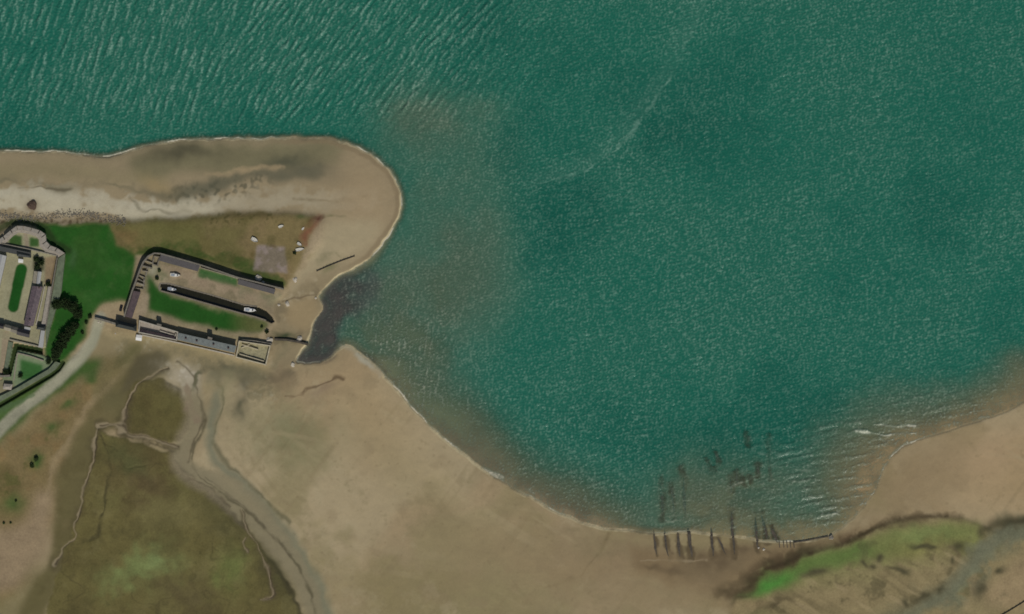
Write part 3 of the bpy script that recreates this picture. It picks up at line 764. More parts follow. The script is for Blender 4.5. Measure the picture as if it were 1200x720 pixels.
chop2 = band(4.4, math.atan2(0.0, 1.0), 0.5, 0.9)
chop3 = band(6.5, math.atan2(0.95, 0.30), 0.4, 0.45)
sw = band(6.5, math.atan2(0.12, 0.99), 0.3, 0.28)
se = band(9.5, math.atan2(0.985, 0.17), 0.35, 0.22)
se2 = band(5.5, math.atan2(0.95, 0.3), 0.4, 0.35)
calm = smooth(shore_d, 3, 16)
patch = smooth(f40 + 0.5 * f20, -1.5, 1.2)
m_sw = spot(480, 420, 90, 90) * sea
m_se = smooth(U + 0.9 * V, 1290, 1480) * smooth(V, 430, 520)
m_e = smooth(U, 480, 700)
low = 0.55 + 0.45 * patch
h = (nw_l * (0.17 * b1 + 0.09 * b1c) + nw_r * (0.17 * b2) + nw * 0.06 * b2b
     + 0.050 * chop + 0.040 * chop2 + 0.035 * grain0 + m_e * 0.030 * chop3 * low + m_sw * 0.06 * sw + m_se * (0.10 * se + 0.05 * se2))
h = h * (0.25 + 0.75 * calm) * (1 - 0.5 * weedy)
crest = nw_l * (0.70 * b1 + 0.45 * b1c + 0.75 * fib1) + nw_r * (0.75 * b2 + 0.3 * b2b + 0.75 * fib2)
grain = norm(0.5 * chop + 0.4 * chop2 + 1.0 * grain0)
wind = smooth(soft_noise(14, 60, 1.2) + 0.6 * f40, -1.6, 1.6)
foam_glint = 0.34 * smooth(crest + 0.25 * grain, -0.3, 2.7) * (0.3 + 0.7 * smooth(grain, -1.1, 1.3)) * nw  # crest streaks: whitecaps plus glint painted into the water colour
foam_glint += 0.23 * smooth(grain, -0.6, 2.9) * (0.62 + 0.28 * patch + 0.16 * wind) * (1 - 0.4 * nw)  # fine chop speckle: sun glint painted as pale colour, little real foam
foam_glint += m_e * 0.09 * smooth(chop3 + 0.6 * grain, 0.5, 2.6) * low
foam_glint += 0.16 * m_sw * smooth(sw + 0.5 * grain, 0.5, 2.6)
foam_glint += 0.17 * m_se * smooth(se + 0.4 * se2 + 0.4 * grain, 0.9, 3.0)
foam_glint += 0.07 * weedy * smooth(grain, 0.6, 2.4)
brk = smooth(soft_noise(5), -0.6, 0.9)
TIDE = [(632, 217), (655, 212), (690, 197), (722, 178), (738, 158), (760, 130), (775, 106), (790, 82), (800, 60), (815, 30), (828, 0), (840, -50)]
foam_glint += 0.22 * stroke(TIDE, 2.2, 1.8, 1.4, 2, 'w') * (0.15 + 0.85 * brk) + 0.035 * stroke([(a - 6, b - 6) for a, b in TIDE], 18, 9, 2, 2, False)
foam_glint += 0.9 * stroke([(1026, 496), (1040, 498), (1055, 500), (1076, 499)], 1.8, 1.2, 0.8) * (0.4 + brk)
foam_glint += 0.7 * stroke([(1004, 504), (1024, 506), (1042, 509), (1075, 507)], 1.6, 1.2, 0.8) * (0.4 + brk)
for p in ([(980, 513), (1010, 511), (1050, 514)], [(1080, 490), (1130, 488), (1190, 478)], [(1120, 478), (1160, 474), (1205, 466)], [(1110, 500), (1150, 493), (1200, 482)],
          [(905, 546), (940, 552), (975, 548)], [(900, 562), (945, 566), (990, 558)], [(890, 530), (925, 533), (960, 528)], [(760, 610), (790, 612), (820, 606)],
          [(850, 618), (880, 611)], [(930, 612), (960, 606), (985, 598)], [(945, 620), (975, 610)], [(850, 574), (865, 566), (885, 558)], [(800, 598), (815, 596)]):
    foam_glint += 0.24 * stroke(p, 1.4, 1.2, 1.5) * brk
foam_glint += 0.62 * (1 - smooth(np.abs(shore_d - 0.8), 0.3, 1.9)) * (0.3 + 0.75 * brk) * (1 - 0.6 * smooth(U, 960, 1010)) * smooth(soft_noise(30) + 0.3, -1.0, 0.8)
foam_glint += 0.45 * stroke([(540, 536), (575, 553), (590, 562)], 3.5, 2.5, 1.5) * brk + 0.3 * stroke([(600, 570), (640, 588)], 3, 2, 1.5) * brk
foam_glint += 0.2 * stroke([(1085, 514), (1058, 522), (1044, 534), (1034, 552), (1026, 568), (1008, 592)], 2.0, 1.3, 0.5)
foam_glint = np.clip(foam_glint * (1 + 0.7 * smooth(bar, 0.35, 0.8) * (1 - weedy)), 0, 1)
seb = smooth(apron_se, 0.25, 0.7)
silt = np.clip(0.8 * bank_e + 0.5 * spot(470, 390, 65, 80, -0.3, 10) - 0.35 * wedge + 0.06 * patch + 0.3 * bank_s + 0.3 * apron_s + 0.3 * spot(510, 138, 60, 16, -0.1, 12) + 0.8 * seb, 0, 1)
murk = np.clip(0.95 * weedy * (0.85 + 0.15 * f8) + 0.25 * spot(430, 340, 30, 30, 0, 8), 0, 1)
clear = np.clip(0.8 * spot(640, 250, 70, 70, 0.3, 12) + 0.8 * spot(590, 170, 25, 35, 0, 8) + 0.7 * spot(780, 165, 50, 18, -0.5, 8) + 0.6 * smooth(-f40, 0.2, 1.8)
                + 0.6 * spot(545, 440, 22, 30, 0, 5) + 0.6 * spot(740, 510, 90, 50, 0.2, 10) - silt, 0, 1)
mw, nt, b = new_mat('sea_water')
out = nt.nodes['Material Output']
aD = N(nt, 'ShaderNodeAttribute', attribute_name='depth')
aF = N(nt, 'ShaderNodeAttribute', attribute_name='foam_glint')
aS = N(nt, 'ShaderNodeAttribute', attribute_name='silt')
aC = N(nt, 'ShaderNodeAttribute', attribute_name='clear')
aM = N(nt, 'ShaderNodeAttribute', attribute_name='murk')
def mixc(f, a, bcol):
    n = N(nt, 'ShaderNodeMix', data_type='RGBA')
    if hasattr(f, 'node'):
        nt.links.new(f, n.inputs[0])
    else:
        n.inputs[0].default_value = f
    for s, i in ((a, 6), (bcol, 7)):
        if isinstance(s, tuple):
            n.inputs[i].default_value = (*s, 1)
        else:
            nt.links.new(s, n.inputs[i])
    return n.outputs[2]
c0 = mixc(aS.outputs['Fac'], (0.015, 0.148, 0.098), (0.092, 0.180, 0.118))
c1 = mixc(aC.outputs['Fac'], c0, (0.010, 0.115, 0.078))
c1 = mixc(aM.outputs['Fac'], c1, (0.082, 0.080, 0.078))
fm = mixc(aS.outputs['Fac'], (0.40, 0.62, 0.49), (0.52, 0.58, 0.44))
dx = N(nt, 'ShaderNodeMath', operation='MULTIPLY')
dx.inputs[1].default_value = -0.9
nt.links.new(aD.outputs['Fac'], dx.inputs[0])
dy = N(nt, 'ShaderNodeMath', operation='EXPONENT')
nt.links.new(dx.outputs[0], dy.inputs[0])
fm = mixc(dy.outputs[0], fm, (0.62, 0.56, 0.42))
c2 = mixc(aF.outputs['Fac'], c1, fm)  # foam and painted glint both lighten the base colour
nt.links.new(c2, b.inputs['Base Color'])
b.inputs['Roughness'].default_value = 0.22
b.inputs['IOR'].default_value = 1.33
ex = N(nt, 'ShaderNodeMath', operation='MULTIPLY')
ex.inputs[1].default_value = -0.75
nt.links.new(aD.outputs['Fac'], ex.inputs[0])
e2 = N(nt, 'ShaderNodeMath', operation='EXPONENT')
nt.links.new(ex.outputs[0], e2.inputs[0])
fo = N(nt, 'ShaderNodeMath', operation='SUBTRACT')
fo.inputs[0].default_value = 1.0
nt.links.new(aF.outputs['Fac'], fo.inputs[1])
tr = N(nt, 'ShaderNodeMath', operation='MULTIPLY')
nt.links.new(e2.outputs[0], tr.inputs[0])
nt.links.new(fo.outputs[0], tr.inputs[1])
al = N(nt, 'ShaderNodeMath', operation='SUBTRACT')
al.inputs[0].default_value = 1.0
nt.links.new(tr.outputs[0], al.inputs[1])
nt.links.new(al.outputs[0], b.inputs['Alpha'])
g = N(nt, 'ShaderNodeNewGeometry')
n2 = N(nt, 'ShaderNodeTexNoise', Scale=0.9, Detail=4.0, Roughness=0.6)
nt.links.new(g.outputs['Position'], n2.inputs['Vector'])
bp = N(nt, 'ShaderNodeBump', Strength=0.5, Distance=0.5)
nt.links.new(n2.outputs['Fac'], bp.inputs['Height'])
nt.links.new(bp.outputs[0], b.inputs['Normal'])
wl = np.maximum(0.0, -Z)
keep = outer((blur(sea, 1.0) > 0.02) & (shore_d < 1e7) & ((sea > 0.5) | (shore_d < 2.0)))
sheet('water', np.pad(h.astype(np.float32), NE), mw, keep, (('depth', outer(wl)), ('foam_glint', np.pad(foam_glint, NE, constant_values=0.05)), ('silt', outer(silt)), ('clear', outer(clear)), ('murk', outer(murk))))

# ------------------------------------------------------------------ object helpers
def mesh_obj(name, bm, mat, parent=None):
    me = bpy.data.meshes.new(name)
    bmesh.ops.recalc_face_normals(bm, faces=bm.faces)
    bm.to_mesh(me)
    bm.free()
    for m in (mat if isinstance(mat, (list, tuple)) else (mat,)):
        me.materials.append(m)
    o = bpy.data.objects.new(name, me)
    COL.objects.link(o)
    if parent is not None:
        o.parent = parent
    return o

def tag(o, label, cat, group=None, kind=None):
    o['label'] = label
    o['category'] = cat
    o['kind'] = 'thing'
    if group: o['group'] = group
    if kind: o['kind'] = kind
    return o

def thing(name, label, cat, loc=(0, 0, 0), rz=0.0, group=None):
    o = bpy.data.objects.new(name, None)
    o.empty_display_size = 1.0
    COL.objects.link(o)
    o.location = loc
    o.rotation_euler = (0, 0, rz)
    return tag(o, label, cat, group)

def copy_tree(o, parent=None):
    c = o.copy()
    COL.objects.link(c)
    if parent is not None:
        c.parent = parent
    for ch in list(o.children):
        copy_tree(ch, c)
    return c

def prism(bm, pts, z0, z1):
    """pts: xy in metres; z0, z1 numbers or lists"""
    n = len(pts)
    za = z0 if isinstance(z0, (list, tuple)) else [z0] * n
    zc = z1 if isinstance(z1, (list, tuple)) else [z1] * n
    lo = [bm.verts.new((p[0], p[1], za[i])) for i, p in enumerate(pts)]
    hi = [bm.verts.new((p[0], p[1], zc[i])) for i, p in enumerate(pts)]
    bm.faces.new(lo)
    bm.faces.new(hi)
    for i in range(n):
        j = (i + 1) % n
        bm.faces.new((lo[i], lo[j], hi[j], hi[i]))

def box(bm, c, s, rz=0.0):
    hx, hy, hz = s[0] / 2, s[1] / 2, s[2] / 2
    co, si = math.cos(rz), math.sin(rz)
    pts = [(c[0] + x * co - y * si, c[1] + x * si + y * co) for x, y in ((-hx, -hy), (hx, -hy), (hx, hy), (-hx, hy))]
    prism(bm, pts, c[2] - hz, c[2] + hz)

def uv(pts):
    return [(wx(a), wy(b)) for a, b in pts]

def offset_line(pts, d):
    """pts in metres, shifted d to the left with mitred corners"""
    out = []
    n = len(pts)
    for i in range(n):
        a = Vector(pts[i]) - Vector(pts[i - 1]) if i > 0 else Vector(pts[1]) - Vector(pts[0])
        c = Vector(pts[i + 1]) - Vector(pts[i]) if i < n - 1 else a
        a.normalize(); c.normalize()
        na, nc = Vector((-a.y, a.x)), Vector((-c.y, c.x))
        m = (na + nc)
        m.normalize()
        k = d / max(0.35, m.dot(na))
        out.append((pts[i][0] + m.x * k, pts[i][1] + m.y * k))
    return out

def wall_bm(bm, pts, t, z0, z1, ragged=0.0, seed=0):
    """a wall along a line of metre points, centre line given"""
    rr = random.Random(seed)
    if ragged:
        q = [pts[0]]
        for a, b2 in zip(pts[:-1], pts[1:]):
            L = math.dist(a, b2)
            k = max(1, int(L / 1.5))
            q += [(a[0] + (b2[0] - a[0]) * i / k, a[1] + (b2[1] - a[1]) * i / k) for i in range(1, k + 1)]
        pts = q
    l, r = offset_line(pts, t / 2), offset_line(pts, -t / 2)
    za = z0 if isinstance(z0, (list, tuple)) else [z0] * len(pts)
    zc = z1 if isinstance(z1, (list, tuple)) else [z1 + (rr.uniform(-ragged, ragged) if ragged else 0) for _ in pts]
    rows = []
    for i in range(len(pts)):
        rows.append([bm.verts.new((*l[i], za[i])), bm.verts.new((*l[i], zc[i])), bm.verts.new((*r[i], zc[i])), bm.verts.new((*r[i], za[i]))])
    for a, c in zip(rows[:-1], rows[1:]):
        for k in range(4):
            bm.faces.new((a[k], a[(k + 1) % 4], c[(k + 1) % 4], c[k]))
    bm.faces.new(rows[0])
    bm.faces.new(rows[-1][::-1])

def local(pts, org):
    return [(p[0] - org[0], p[1] - org[1]) for p in pts]

# materials for things
SLATE_ANG = math.atan2(13.4, 45.8)
m_slate = mat_slate('slate', (0.044, 0.039, 0.043), SLATE_ANG)
m_slate_blue = mat_slate('blue_slate', (0.125, 0.150, 0.150), SLATE_ANG)
m_slate_dark = mat_slate('dark_slate', (0.020, 0.026, 0.024), SLATE_ANG)
m_mauve = mat_slate('mauve_slate', (0.145, 0.112, 0.128), 0.21)
m_maroon = mat_slate('maroon_tile', (0.085, 0.058, 0.064), 0.3)
m_stone = mat_plain('stone_wall', (0.30, 0.27, 0.20), var=0.22)
m_pale = mat_plain('limewashed_stone', (0.44, 0.40, 0.32), var=0.15)
m_rough = mat_plain('rubble_stone', (0.20, 0.18, 0.14), var=0.28)
m_ram = mat_plain('rampart_paving', (0.36, 0.32, 0.26), var=0.2)
m_turf = mat_plain('rampart_turf', (0.15, 0.18, 0.11), var=0.25, scale=0.3)
m_yellow_stone = mat_plain('yellow_stone', (0.50, 0.44, 0.30), var=0.18)
m_yard = mat_plain('sandy_yard', (0.34, 0.31, 0.18), var=0.25, scale=0.4)
m_white = mat_plain('white_paint', (0.78, 0.77, 0.72), rough=0.4, var=0.05, bump=0.0)
m_offwhite = mat_plain('weathered_white', (0.62, 0.59, 0.50), rough=0.6, var=0.1, bump=0.0)
m_blue_grey = mat_plain('blue_grey_paint', (0.30, 0.34, 0.38), rough=0.4, var=0.1, bump=0.0)
m_glass = mat_plain('dark_glass', (0.02, 0.025, 0.03), rough=0.08, var=0.05, bump=0.0)
m_wood = mat_plain('weathered_timber', (0.055, 0.042, 0.028), var=0.3)
m_weed = mat_plain('weedy_rock', (0.085, 0.070, 0.050), var=0.35, scale=0.5)
m_boulder = mat_plain('pale_boulder', (0.50, 0.45, 0.36), var=0.18)
m_grey_boulder = mat_plain('grey_boulder', (0.26, 0.23, 0.18), var=0.2)
m_brown = mat_plain('brown_weed', (0.090, 0.055, 0.036), var=0.3, scale=0.6)
m_lead = mat_plain('lead_flat', (0.40, 0.40, 0.38), rough=0.6, var=0.08, bump=0.0)
m_bark = mat_plain('bark', (0.08, 0.06, 0.04))
m_brick = mat_plain('red_chimney', (0.12, 0.08, 0.07))
m_car = mat_plain('dark_car_paint', (0.030, 0.024, 0.022), rough=0.25, var=0.1, bump=0.0)
m_tyre = mat_plain('tyre_rubber', (0.015, 0.015, 0.015), bump=0.0)
m_murky = mat_plain('murky_water', (0.020, 0.019, 0.009), rough=0.12, var=0.2, scale=0.3, bump=0.05)
m_dockside = mat_plain('dock_masonry', (0.22, 0.19, 0.14), var=0.25)

# ------------------------------------------------------------------ dock water and quay
bm = bmesh.new()
bm.faces.new([bm.verts.new((x, y, 0.9)) for x, y in uv(BASIN)])
bmesh.ops.triangulate(bm, faces=bm.faces)
mesh_obj('dock_water', bm, m_murky)['kind'] = 'structure'
bm = bmesh.new()
qp = [(188, 341), (186.6, 337), (188, 332.4), (197, 332.4), (207, 334.9), (250, 346.4), (286, 357.4), (302, 359.4)]
wall_bm(bm, uv(qp), 0.9, -2.0, 2.62)
o = mesh_obj('quay_wall', bm, m_dockside)
tag(o, 'low stone wall edging the north side of the narrow black dock basin', 'quay wall', 'stone sides of the dock basin')
bm = bmesh.new()
wall_bm(bm, uv([(189, 341.2), (207, 345.7), (240, 355.2), (284, 367.7), (300, 371.7), (312, 375.7)]), 0.9, -2.0, 2.62)
o = mesh_obj('quay_wall', bm, m_dockside)
tag(o, 'low stone wall along the grass on the south side of the dock basin', 'quay wall', 'stone sides of the dock basin')

# ------------------------------------------------------------------ buildings
def building(name, label, cat, quad, zb, eave, rise, m_wall, m_roof, style='gable', chimneys=(), group=None, over=0.25):
    """quad: plan corners a b c d in map units, a-b and d-c the long sides. style: gable (ridge along a-b),
    lean (high side a-b), hip, flat"""
    q = uv(quad)
    cx, cy = sum(p[0] for p in q) / 4, sum(p[1] for p in q) / 4
    t = thing(name, label, cat, (cx, cy, zb), 0, group)
    q = [Vector((p[0] - cx, p[1] - cy)) for p in q]
    a, b2, c, d = q
    def mid(p, r): return (p + r) / 2
    bm = bmesh.new()
    k = 0.96
    w = [p * k for p in q]
    if style == 'gable':
        prism(bm, w, -1.2, eave)
        for e0, e1 in ((w[0], w[3]), (w[1], w[2])):
            m_ = mid(e0, e1)
            inn = (-m_).normalized() * 0.4
            v = [bm.verts.new((*e0, eave)), bm.verts.new((*e1, eave)), bm.verts.new((*m_, eave + rise * 0.93))]
            v2 = [bm.verts.new((*(e0 + inn), eave)), bm.verts.new((*(e1 + inn), eave)), bm.verts.new((*(m_ + inn), eave + rise * 0.93))]
            bm.faces.new(v); bm.faces.new(v2[::-1])
            for i in range(3):
                j = (i + 1) % 3
                bm.faces.new((v[i], v[j], v2[j], v2[i]))
    elif style == 'lean':
        prism(bm, w, -1.2, [eave + rise - 0.12, eave + rise - 0.12, eave - 0.12, eave - 0.12])
    else:
        prism(bm, w, -1.2, eave)
    mesh_obj('wall', bm, m_wall, t)
    bm = bmesh.new()
    th = 0.16
    def slab(corners):
        v = [bm.verts.new(p) for p in corners]
        v2 = [bm.verts.new((p[0], p[1], p[2] + th)) for p in corners]
        bm.faces.new(v[::-1]); bm.faces.new(v2)
        n = len(v)
        for i in range(n):
            j = (i + 1) % n
            bm.faces.new((v[i], v[j], v2[j], v2[i]))
    if style == 'gable':
        r0, r1 = mid(a, d), mid(b2, c)
        slab([(*a, eave), (*b2, eave), (*r1, eave + rise), (*r0, eave + rise)])
        slab([(*r0, eave + rise + 0.002), (*r1, eave + rise + 0.002), (*c, eave), (*d, eave)])
    elif style == 'lean':
        slab([(*a, eave + rise), (*b2, eave + rise), (*c, eave), (*d, eave)])
    elif style == 'hip':
        L = (b2 - a).length
        W = (d - a).length
        f = min(0.45, W / (2 * L))
        m0, m1 = mid(a, d), mid(b2, c)
        r0, r1 = m0 + (m1 - m0) * f, m1 + (m0 - m1) * f
        lo = [bm.verts.new((*p, eave)) for p in (a, b2, c, d)]
        lo2 = [bm.verts.new((*p, eave + th)) for p in (a, b2, c, d)]
        R0, R1 = bm.verts.new((*r0, eave + rise)), bm.verts.new((*r1, eave + rise))
        bm.faces.new(lo[::-1])
        for i in range(4):
            bm.faces.new((lo[i], lo[(i + 1) % 4], lo2[(i + 1) % 4], lo2[i]))
        bm.faces.new((lo2[0], lo2[1], R1, R0)); bm.faces.new((lo2[1], lo2[2], R1))
        bm.faces.new((lo2[2], lo2[3], R0, R1)); bm.faces.new((lo2[3], lo2[0], R0))
    else:
        slab([(*(p * 1.02), eave) for p in q])
    rf = mesh_obj('roof', bm, m_roof, t)
    ang = math.atan2((b2 - a).y, (b2 - a).x)
    for (f, s, hgt) in chimneys:
        p0 = a + (b2 - a) * f
        p1 = d + (c - d) * f
        p = p0 + (p1 - p0) * s
        zt = eave + (rise * (1 - abs(2 * s - 1)) if style in ('gable', 'hip') else rise * (1 - s) if style == 'lean' else 0)
        bm = bmesh.new()
        box(bm, (p.x, p.y, zt + hgt / 2 - 0.4), (1.1, 0.8, hgt + 0.8), ang)
        box(bm, (p.x, p.y, zt + hgt + 0.06), (1.3, 1.0, 0.12), ang)
        for o_ in (-0.25, 0.25):
            box(bm, (p.x + o_ * math.cos(ang), p.y + o_ * math.sin(ang), zt + hgt + 0.32), (0.26, 0.26, 0.4), ang)
        mesh_obj('chimney', bm, m_brick, rf)
    # a door and windows on the long d-c side
    nrm = Vector((-(c - d).y, (c - d).x)).normalized()
    if nrm.dot(-(c + d)) > 0:
        nrm = -nrm
    L = (c - d).length
    if eave > 1.9 and L > 6 and style != 'flat':
        bm = bmesh.new()
        p = (d + (c - d) * 0.5) * k + nrm * 0.03
        box(bm, (p.x, p.y, 1.0), (1.0, 0.12, 2.0), ang)
        mesh_obj('door', bm, m_wood, t)
        for f in (0.2, 0.35, 0.65, 0.8):
            bm = bmesh.new()
            p = (d + (c - d) * f) * k + nrm * 0.03
            box(bm, (p.x, p.y, 1.5), (0.9, 0.1, 0.9), ang)
            mesh_obj('window', bm, m_glass, t)
    return t

QZ = 2.5
building('warehouse', 'long dark slate roof warehouse against the north wall of the dock', 'warehouse',
         [(189.6, 298.6), (235.4, 311.8), (232.2, 318.4), (187.2, 305.8)], QZ, 2.4, 1.6, m_stone, m_slate, 'lean')
building('boat_shed', 'dark slate boat shed at the seaward end of the dock wall', 'shed',
         [(280.4, 327.2), (323.6, 339.2), (321.6, 345), (279.4, 333.4)], QZ, 2.4, 1.5, m_stone, m_slate, 'lean')
building('store_building', 'narrow maroon roofed store along the west wall of the dock', 'building',
         [(157.6, 341), (166, 343), (155.4, 373.2), (147.6, 371.2)][0:1] + [(148.0, 371.2), (155.4, 373.2), (165.6, 342.6)], QZ, 2.6, 1.0, m_rough, m_maroon, 'lean')
building('gatehouse', 'dark hip roofed gatehouse between the roadside wall and the roofless range', 'gatehouse',
         [(137.5, 375), (161.5, 381.2), (161, 388.6), (136.4, 383)], QZ, 3.6, 2.2, m_rough, m_slate_dark, 'hip')
building('cottage_row', 'long blue grey slate cottage row with chimneys on the south side of the dock', 'cottages',
         [(210, 390), (278, 405.6), (275.4, 413.6), (208.8, 398.4)], QZ, 2.8, 1.4, m_pale, m_slate_blue, 'lean',
         chimneys=((0.14, 0.55, 1.2), (0.33, 0.55, 1.2), (0.62, 0.5, 1.3), (0.88, 0.55, 1.3)))

# roofless range west of the cottages
def roofless(name, label, quad, zb, hgt, t, mat, floor_mat, inner=(), extra=()):
    q = uv(quad)
    cx, cy = sum(p[0] for p in q) / 4, sum(p[1] for p in q) / 4
    th = thing(name, label, 'ruin', (cx, cy, zb))
    ql = [(p[0] - cx, p[1] - cy) for p in q]
    for i in range(4):
        bm = bmesh.new()
        a, b2 = Vector(ql[i]), Vector(ql[(i + 1) % 4])
        dd = (b2 - a).normalized() * (t * 0.5 if i % 2 == 0 else -t * 0.5 - 0.003)
        wall_bm(bm, [tuple(a - dd), tuple(b2 + dd)], t, -1.2, hgt, 0.16, i)
        mesh_obj('wall', bm, mat, th)
    bm = bmesh.new()
    prism(bm, [(x * 0.97, y * 0.97) for x, y in ql], -0.5, 0.25)
    mesh_obj('floor', bm, floor_mat, th)
    for k, (a, b2, hh) in enumerate(inner):
        bm = bmesh.new()
        pa, pb = uv([a, b2])
        wall_bm(bm, local([pa, pb], (cx, cy)), t * 0.8, 0.1, hh, 0.25, 10 + k)
        mesh_obj('partition', bm, mat, th)
    return th
rl = roofless('roofless_range', 'roofless stone range with bare floor between gatehouse and cottage row', [(164.5, 376), (209, 389.4), (207.6, 398.6), (163.6, 389.6)], QZ, 3.2, 0.8,
              m_pale, m_ram, inner=(((188, 388), (206, 393.5), 1.3), ((204, 398), (207, 391), 1.8)))
bm = bmesh.new()
c0_ = rl.location
sl = local(uv([(165.5, 386), (206, 394.8), (205.4, 398), (165.2, 389.2)]), c0_)
prism(bm, sl, [2.1, 2.1, 2.9, 2.9], [2.25, 2.25, 3.05, 3.05])  # maroon slab added where the south wall's shadow lies inside the range
mesh_obj('roof', bm, m_maroon, rl)
roofless('roofless_yard', 'pale roofless stone house shell at the seaward end of the cottage row', [(281, 400), (317, 405.4), (312, 427.6), (277.4, 418.6)], QZ, 2.8, 0.8, m_yellow_stone,
         m_yard, inner=(((284, 404), (303, 410), 1.6), ((283, 408), (293, 404), 1.2), ((281, 415), (310, 423.5), 1.5)))
# chimney-like buttress stacks north of the range
for k, (u, v, lab) in enumerate(((187.5, 381, 'square stone stack rising from the north wall of the roofless range'),
                                 (247, 396.5, 'square stone stack on the north eaves of the cottage row'))):
    bm = bmesh.new()
    box(bm, (0, 0, 2.6), (3.2, 1.6, 6.6), -0.28)
    o = mesh_obj('stone_stack', bm, m_rough)
    o.location = P(u, v, QZ - 0.6)
    tag(o, lab, 'chimney stack', 'stone stacks on the south range')

# walls round the dock
def wall_thing(name, label, pts, t, h, mat, base=None, ragged=0.0, cat='wall', group=None, cap=None):
    q = uv(pts)
    zb = base if base is not None else min(ground(*p) for p in pts)
    o_ = q[0]
    th = thing(name, label, cat, (o_[0], o_[1], zb), 0, group)
    ql = local(q, o_)
    bm = bmesh.new()
    wall_bm(bm, ql, t, -1.5, h, ragged, len(pts))
    mesh_obj('masonry', bm, mat, th)
    if cap is not None:
        bm = bmesh.new()
        wall_bm(bm, ql, t + 0.25, h + 0.003, h + 0.16)
        mesh_obj('coping', bm, cap, th)
    return th
wall_thing('dock_wall', 'high curved stone wall round the west and north of the dock', [(146.6, 371.5), (156.2, 341), (160, 331), (165, 316.7), (169, 307.5), (175, 300.6), (182, 297.2), (189, 297.6), (212, 304),
           (235.6, 310.8), (256, 317.6), (280, 325.8), (303, 331.4), (323, 336.6), (333, 339)], 0.8, 5.0, m_rough, 2.3, cap=m_rough)
wall_thing('forecourt_wall', 'rough stone wall running west from the gatehouse to the road', [(112, 373), (124, 376), (137, 380)], 1.4, 2.3, m_rough, 2.3, 0.12)
wall_thing('garden_wall', 'pale low wall along the south foot of the cottages and roofless range', [(163, 392), (208, 401.6), (275, 416.8)], 0.9, 0.8, m_pale, 2.3)
wall_thing('enclosure_wall', 'pale thin wall on the grass enclosure between warehouse and boat shed', [(235.8, 314), (257, 320), (279.6, 326.9)], 0.5, 2.6, m_stone, 2.4, 0.1)
wall_thing('yard_wall', 'dark stone wall north of the roofless house shell', [(283, 398.6), (300, 400), (319, 403.6)], 1.0, 2.0, m_rough, 2.3, 0.1)
wall_thing('jetty_wall', 'dark weedy jetty wall running from the house shell to the grey water', [(322, 398), (336, 398.5), (350, 401), (361, 404)], 1.4, 1.0, m_weed, 1.3, 0.15, 'jetty')

# ruined cells in the dock's north west corner
cells = thing('ruined_cells', 'row of small roofless stone cells in the north west corner of the dock', 'ruin', P(174, 318, QZ))
co = (wx(174), wy(318))
for k, (pts, hh) in enumerate(([[(181, 300.5), (187.6, 301.6), (185, 311.6), (179.6, 310), (181, 300.5)], 2.2], [[(171, 306.5), (180, 309.5)], 2.0], [[(168, 311.5), (178, 313.6)], 2.0],
                               [[(166.6, 317), (174, 319)], 2.2], [[(174, 313), (171, 325)], 1.8], [[(164.6, 322), (171, 325)], 2.0], [[(162.6, 327), (170, 330)], 2.0],
                               [[(161, 332), (168.4, 335)], 2.0], [[(170, 325), (167.6, 337)], 1.8], [[(158.6, 337.6), (168, 340)], 2.2])):
    bm = bmesh.new()
    jr = random.Random(k + 3)
    pts = [(a + jr.uniform(-1.3, 1.3), b_ + jr.uniform(-1.2, 1.2)) for a, b_ in pts] if k else pts
    wall_bm(bm, local(uv(pts), co), jr.uniform(0.5, 1.3), -0.6, hh * jr.uniform(0.4, 1.1), 0.4, k)
    mesh_obj('cell_wall', bm, m_stone if k % 2 else m_rough, cells)

# ------------------------------------------------------------------ fort
FZ = 4.0
rp = thing('fort_bastion', 'pale stone bastion with embrasures facing the beach at the north end of the fort', 'bastion', P(30, 285, FZ))
ro = (wx(30), wy(285))
O_ = [(-12, 290), (5, 277.5), (14, 270), (21, 265), (29, 265.4), (38, 267.5), (48, 270.4), (54.6, 275), (55.5, 283), (60, 288), (68, 291), (77, 297)]
I_ = [(-6, 296), (9, 284), (17.5, 276), (23, 273), (29, 273.4), (36, 275), (43.5, 277.6), (46.6, 281), (47.6, 289), (54, 295.4), (63, 298), (69, 302)]
bm = bmesh.new()
ol, il = local(uv(O_), ro), local(uv(I_), ro)
rows = []
for a, c in zip(ol, il):
    rows.append([bm.verts.new((*a, -4.5)), bm.verts.new((*a, 0.9)), bm.verts.new((*c, 0.9)), bm.verts.new((*c, -1))])
for a, c in zip(rows[:-1], rows[1:]):
    for k in range(4):
        bm.faces.new((a[k], a[(k + 1) % 4], c[(k + 1) % 4], c[k]))
bm.faces.new(rows[0]); bm.faces.new(rows[-1][::-1])
mesh_obj('wall', bm, m_ram, rp)
for i in range(len(ol) - 1):
    a, a2 = Vector(ol[i]), Vector(ol[i + 1])
    c, c2 = Vector(il[i]), Vector(il[i + 1])
    n = 2 if (a2 - a).length > 8 else 1
    for s in range(n):
        f0, f1 = (s + 0.07) / n, (s + 0.93) / n
        bm = bmesh.new()
        q = [a.lerp(a2, f0), a.lerp(a2, f1), (a.lerp(a2, f1)).lerp(c.lerp(c2, f1), 0.62), (a.lerp(a2, f0)).lerp(c.lerp(c2, f0), 0.62)]
        prism(bm, q, 0.905, [2.0, 2.0, 2.3, 2.3])
        mesh_obj('merlon', bm, m_ram, rp)
wall_thing('curtain_wall', 'thin pale curtain wall crossing the fort behind the bastion lawns', [(-20, 281), (0, 285.5), (33, 292), (67, 300)], 0.8, 1.4, m_stone, FZ)
